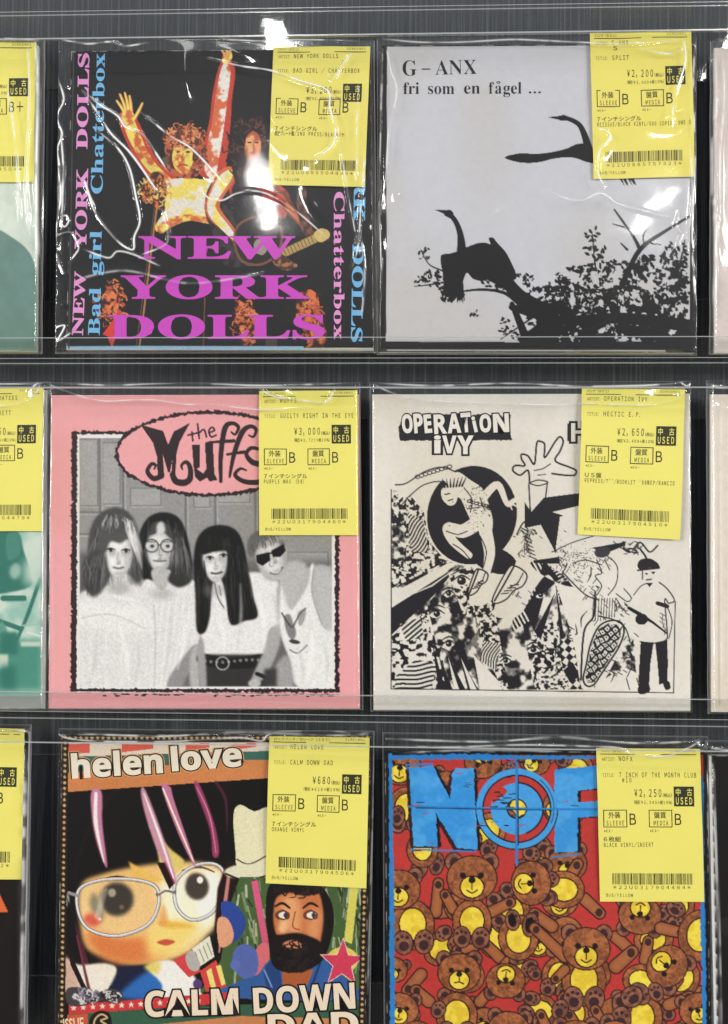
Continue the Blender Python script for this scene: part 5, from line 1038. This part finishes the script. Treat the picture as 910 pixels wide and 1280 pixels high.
T6 = dict(q=[(745,935),(875,936),(880,1127),(750,1127)], artist='NOFX', title='7 INCH OF THE MONTH CLUB\n#10', price='¥2,250', tax='(税抜¥2,045+税10%)', note=['6枚組', 'BLACK VINYL/INSERT'], num='22U0317904484', vp=0.315, vg=0.40)
T7 = dict(q=[(-79,54),(45,53),(43,228),(-81,228)], artist='VARIOUS', title='SINGLE', price='¥1,850', tax='(税抜¥1,682+税10%)', note=['7インチシングル'], num='22U0885504504', grade=('B','B+'), vp=0.325, vg=0.40)
T8 = dict(q=[(-68,486),(54.5,485),(53,664),(-70,664)], artist='         THE CHATEES', title='      SCARLETT', price='¥1,250', tax='(税抜¥1,136+税10%)', note=['7インチシングル'], num='22U0317904479', vp=0.325, vg=0.395)
T9 = dict(q=[(-95,908),(31,911),(27.5,1099),(-100,1099)], artist='BAND', title='SINGLE', price='¥980', tax='(税抜¥891+税10%)', note=['7インチシングル'], num='22U0317904472', vp=0.325, vg=0.40)
T8['artist'] = 'RECORD BY DATEES'; T8['title'] = 'SINGLE BECKETT'

record([(89,64),(463,61),(467,438),(83,437)], [(72,49),(468,48),(472,440),(67,441)], art_stage, t_stage,
  'black record with magenta slab lettering and stage performers in a badly wrinkled bag', T1, seed=1, NB=520, wob=0.8,
  ridges=[([(106,118),(128,136),(150,150),(160,164),(182,174),(200,200),(214,222)],.42,1.7), ([(106,118),(128,150),(142,172),(165,195),(185,222),(200,246)],.42,1.7),
   ([(124,168),(150,190),(165,215),(173,250),(178,280),(171,300),(169,316),(150,305),(124,272),(113,246)],.42,1.7), ([(178,145),(215,175),(240,190),(265,215),(282,236)],.42,1.7),
   ([(108,315),(138,326),(150,318),(170,322),(202,336)],.35,1.7), ([(205,265),(213,300),(206,312),(180,322)],.35,1.7), ([(262,78),(300,88),(340,94),(375,106),(410,118),(413,140),(420,165),(415,188),(395,204)],.55,1.7),
   ([(250,236),(262,252),(280,256),(300,247),(330,246),(370,268),(412,304)],.36,1.7), ([(74,100),(83,128),(74,150),(81,172),(75,190),(78,215),(79,250),(73,290),(70,330)],.5,1.6), ([(79,170),(82,210),(81,260),(80,290)],.4,1.6),
   ([(80,275),(86,273),(89,280),(84,287),(79,281),(82,274)],.45,1.5), ([(73,298),(92,294),(102,312),(92,328)],.40,1.4), ([(72,318),(80,340),(84,346)],.4,1.5), ([(449,110),(446,170),(447,230)],.35,1.5), ([(457,190),(452,250),(448,310),(440,340)],.35,1.5),
   ([(452,300),(456,350),(452,400)],.3,1.7), ([(76,54),(110,60),(140,57),(158,62),(190,58)],.4,1.7), ([(280,54),(340,56),(400,54),(450,56)],.35,1.5), ([(108,228),(116,250),(122,262)],.4,1.6), ([(72,412),(84,410),(76,428),(92,418)],.4,1.5), ([(100,352),(160,342),(240,358),(330,346)],.25,2.2), ([(420,150),(436,250),(452,330)],.3,1.4), ([(440,70),(425,92),(418,104),(410,98)],.4,1.7)],
  bumps=[(234,100,9,24,-6,1.5), (350,172,8,22,-28,1.5), (402,205,18,10,-30,0.9), (398,262,8,24,-30,0.9), (250,225,16,8,30,.7), (86,110,5,10,0,.7), (300,72,26,8,10,.9), (86,384,6,3,0,.5)])
record([(478,57),(870,55),(868,441),(474,440)], [(471,46),(872,42),(873,443),(471,442)], art_silhouette, t_birds,
  'record with white cover, black bird and branch silhouettes and serif title at upper left', T2, seed=2, NB=420, wob=1.1,
  ridges=[([(483,62),(488,90),(496,120),(486,170),(482,240)],.35,1.6), ([(852,52),(854,80),(845,112),(838,140),(836,168)],.5,1.6), ([(744,165),(760,176),(746,196),(745,222),(752,238)],.42,1.4), ([(678,238),(700,252),(724,256),(748,247),(770,260),(800,268),(835,276)],.36,1.7),
   ([(846,270),(842,290),(850,296),(846,310),(852,320)],.4,1.5), ([(866,60),(864,120),(866,200),(862,300),(866,380)],.35,1.5), ([(859,180),(862,240),(858,300)],.35,1.5), ([(480,54),(560,58),(660,55),(760,60),(850,54)],.36,1.6), ([(800,66),(835,72),(853,64)],.45,1.6), ([(478,70),(476,160),(474,260),(478,360)],.3,1.5)],
  bumps=[(830,152,22,12,-20,1.6), (752,180,8,20,10,.8), (626,268,8,9,0,.5), (500,246,5,9,30,.5), (846,92,7,22,8,.8)])
record([(64,494),(449,493),(450,886),(61,886)], [(62,477),(450,477),(454,888),(58,888)], art_group, [],
  'record with pink cover framing a black and white photograph of four band members', T3, seed=3,
  ridges=[([(64,482),(78,488),(104,497),(132,503),(164,502),(196,502),(232,507),(270,508),(330,514),(400,510)],.34,1.3), ([(326,488),(345,498),(380,503),(408,505),(415,496),(420,488)],.5,1.5), ([(70,480),(140,483),(240,480),(340,484),(446,479)],.45,1.7), ([(66,870),(180,884),(300,876),(446,884)],.2,1.7), ([(68,520),(66,620),(64,740),(66,860)],.22,1.5)],
  bumps=[(290,487,8,4,0,.7), (430,484,12,5,0,.8), (376,496,40,5,4,.5)])
record([(465,493),(862,492),(863,889),(467,888)], [(462,477),(865,475),(867,891),(463,890)], art_collage, t_collage,
  'record with cream cover, black ink collage of figures and shoes and a banner title', T4, seed=4, N=480,
  ridges=[([(466,482),(482,490),(510,499),(560,504),(620,506),(690,508),(726,506),(800,508),(836,503),(852,492)],.36,1.3), ([(466,480),(540,484),(640,481),(740,485),(830,482),(850,478),(858,476)],.45,1.7), ([(846,478),(856,484),(862,480)],.5,1.5), ([(860,500),(858,620),(861,760),(860,880)],.22,1.5)],
  bumps=[(840,496,16,6,-10,.6), (480,486,14,4,20,.5)])
record([(77,918),(464,918),(456,1316),(72,1316)], [(72,911),(468,914),(462,1324),(66,1324)], art_doll, t_dolls,
  'record with star dotted border, glowing doll face in spectacles and a bearded man', T5, seed=5, side=(40,36,34),
  ridges=[([(74,914),(86,921),(120,925),(170,926),(230,925),(300,921),(328,925),(340,916),(380,914),(430,915),(446,922),(440,930)],.5,1.4), ([(100,916),(200,919),(300,915),(420,918),(466,916)],.4,1.6), ([(468,930),(466,1020),(463,1120),(460,1240)],.3,1.5)],
  bumps=[(310,921,16,4,0,.9), (446,926,16,6,-20,.9), (390,928,40,4,2,.4)])
record([(481,939),(884,940),(888,1337),(484,1337)], [(478,916),(886,921),(893,1342),(480,1342)], art_bears, [],
  'record with red cover crowded with brown teddy bears under blue stencil capitals', T6, seed=6, side=(24,22,22),
  ridges=[([(486,930),(560,933),(640,930),(745,932),(774,934),(790,942),(830,944),(860,932),(874,924)],.5,1.4), ([(482,922),(600,926),(700,921),(800,928),(880,924)],.45,1.6), ([(868,924),(871,930),(878,932),(872,938)],.5,1.5), ([(882,960),(884,1040),(887,1120),(889,1240)],.3,1.5), ([(500,940),(600,936),(700,938)],.3,1.7)],
  bumps=[(680,928,8,5,20,.8), (765,938,26,5,10,.7), (850,936,14,5,-10,.8)])
# neighbours cut by the edge of the picture
record([(-336,58),(48,57),(46,439),(-344,439)], [(-341,47),(55,47),(51,441),(-348,441)], art_plain((207,218,206), fn_mint), [],
  'pale mint record with grey green arch at left edge, above the teal photo record', T7, seed=7, N=260, NB=240,
  ridges=[([(12,110),(22,170),(26,228),(30,290)],.35,1.5), ([(38,60),(40,130),(36,228),(42,300)],.35,1.5), ([(47,50),(50,120),(48,230),(49,330)],.45,1.5), ([(20,250),(24,244),(32,250)],.3,1.5), ([(-200,52),(-60,54),(0,52),(48,54)],.4,1.6)],
  bumps=[(4,172,9,10,20,.7), (6,258,6,6,0,.6)])
record([(-330,489),(59,488),(56.5,886),(-336,886)], [(-334,476),(62,476),(59,888),(-339,888)], art_plain((158,162,164), fn_teal), [],
  'record at left edge with teal tinted photograph and grey border', T8, seed=8, N=300, NB=240, side=(150,150,152),
  ridges=[([(-200,500),(-60,510),(0,509),(30,505),(46,496),(54,480)],.4,1.3), ([(-200,480),(-40,482),(40,480),(60,478)],.45,1.6), ([(40,492),(46,484),(52,480)],.5,1.5)], bumps=[(44,493,5,6,20,.8)])
record([(-366,916),(36,915),(29,1318),(-374,1318)], [(-370,905),(38,906),(32,1324),(-378,1324)], art_plain((22,17,15), fn_dark), [],
  'record at left edge with black cover and orange corner, lowest of the left column', T9, seed=9, N=240, NB=240, side=(235,235,235),
  ridges=[([(-200,912),(-60,914),(20,912),(36,914)],.4,1.6), ([(35,930),(33,1020),(31,1130),(29,1280)],.5,1.5)], bumps=[(20,912,8,4,0,.6)])
record([(893,60),(1285,59),(1287,442),(893,441)], [(889,49),(1290,46),(1292,443),(888,442)], art_plain((206,196,190), fn_cream), [],
  'record at right edge with plain pinkish grey cover beside the white bird record', None, seed=10, N=160, NB=240,
  ridges=[([(891,60),(893,130),(890,210),(893,300),(891,400)],.4,1.5), ([(900,70),(902,130),(897,200),(898,280)],.35,1.5), ([(893,270),(897,276),(893,290),(899,306)],.4,1.5), ([(892,54),(940,58),(1100,54)],.4,1.6)])
record([(888,493),(1282,494),(1284,892),(889,890)], [(884,474),(1290,474),(1291,894),(886,893)], art_plain((222,212,198), fn_cream2), [],
  'record at right edge with blank cream cover beside the ink collage record', None, seed=11, N=160, NB=200,
  ridges=[([(886,478),(900,486),(1000,482),(1100,486)],.4,1.6), ([(898,500),(897,620),(898,760),(897,880)],.25,1.5), ([(888,505),(905,512),(960,516)],.35,1.7)])
record([(886,944),(1290,945),(1294,1342),(894,1341)], [(883,926),(1296,928),(1300,1346),(892,1346)], art_plain((20,19,19), fn_dark2), [],
  'record at right edge with black cover and white spine line beside the teddy bear record', None, seed=12, N=200, NB=200, side=(225,225,225),
  ridges=[([(886,934),(940,938),(1100,934)],.4,1.6), ([(889,950),(892,1060),(896,1180),(898,1300)],.35,1.5)])
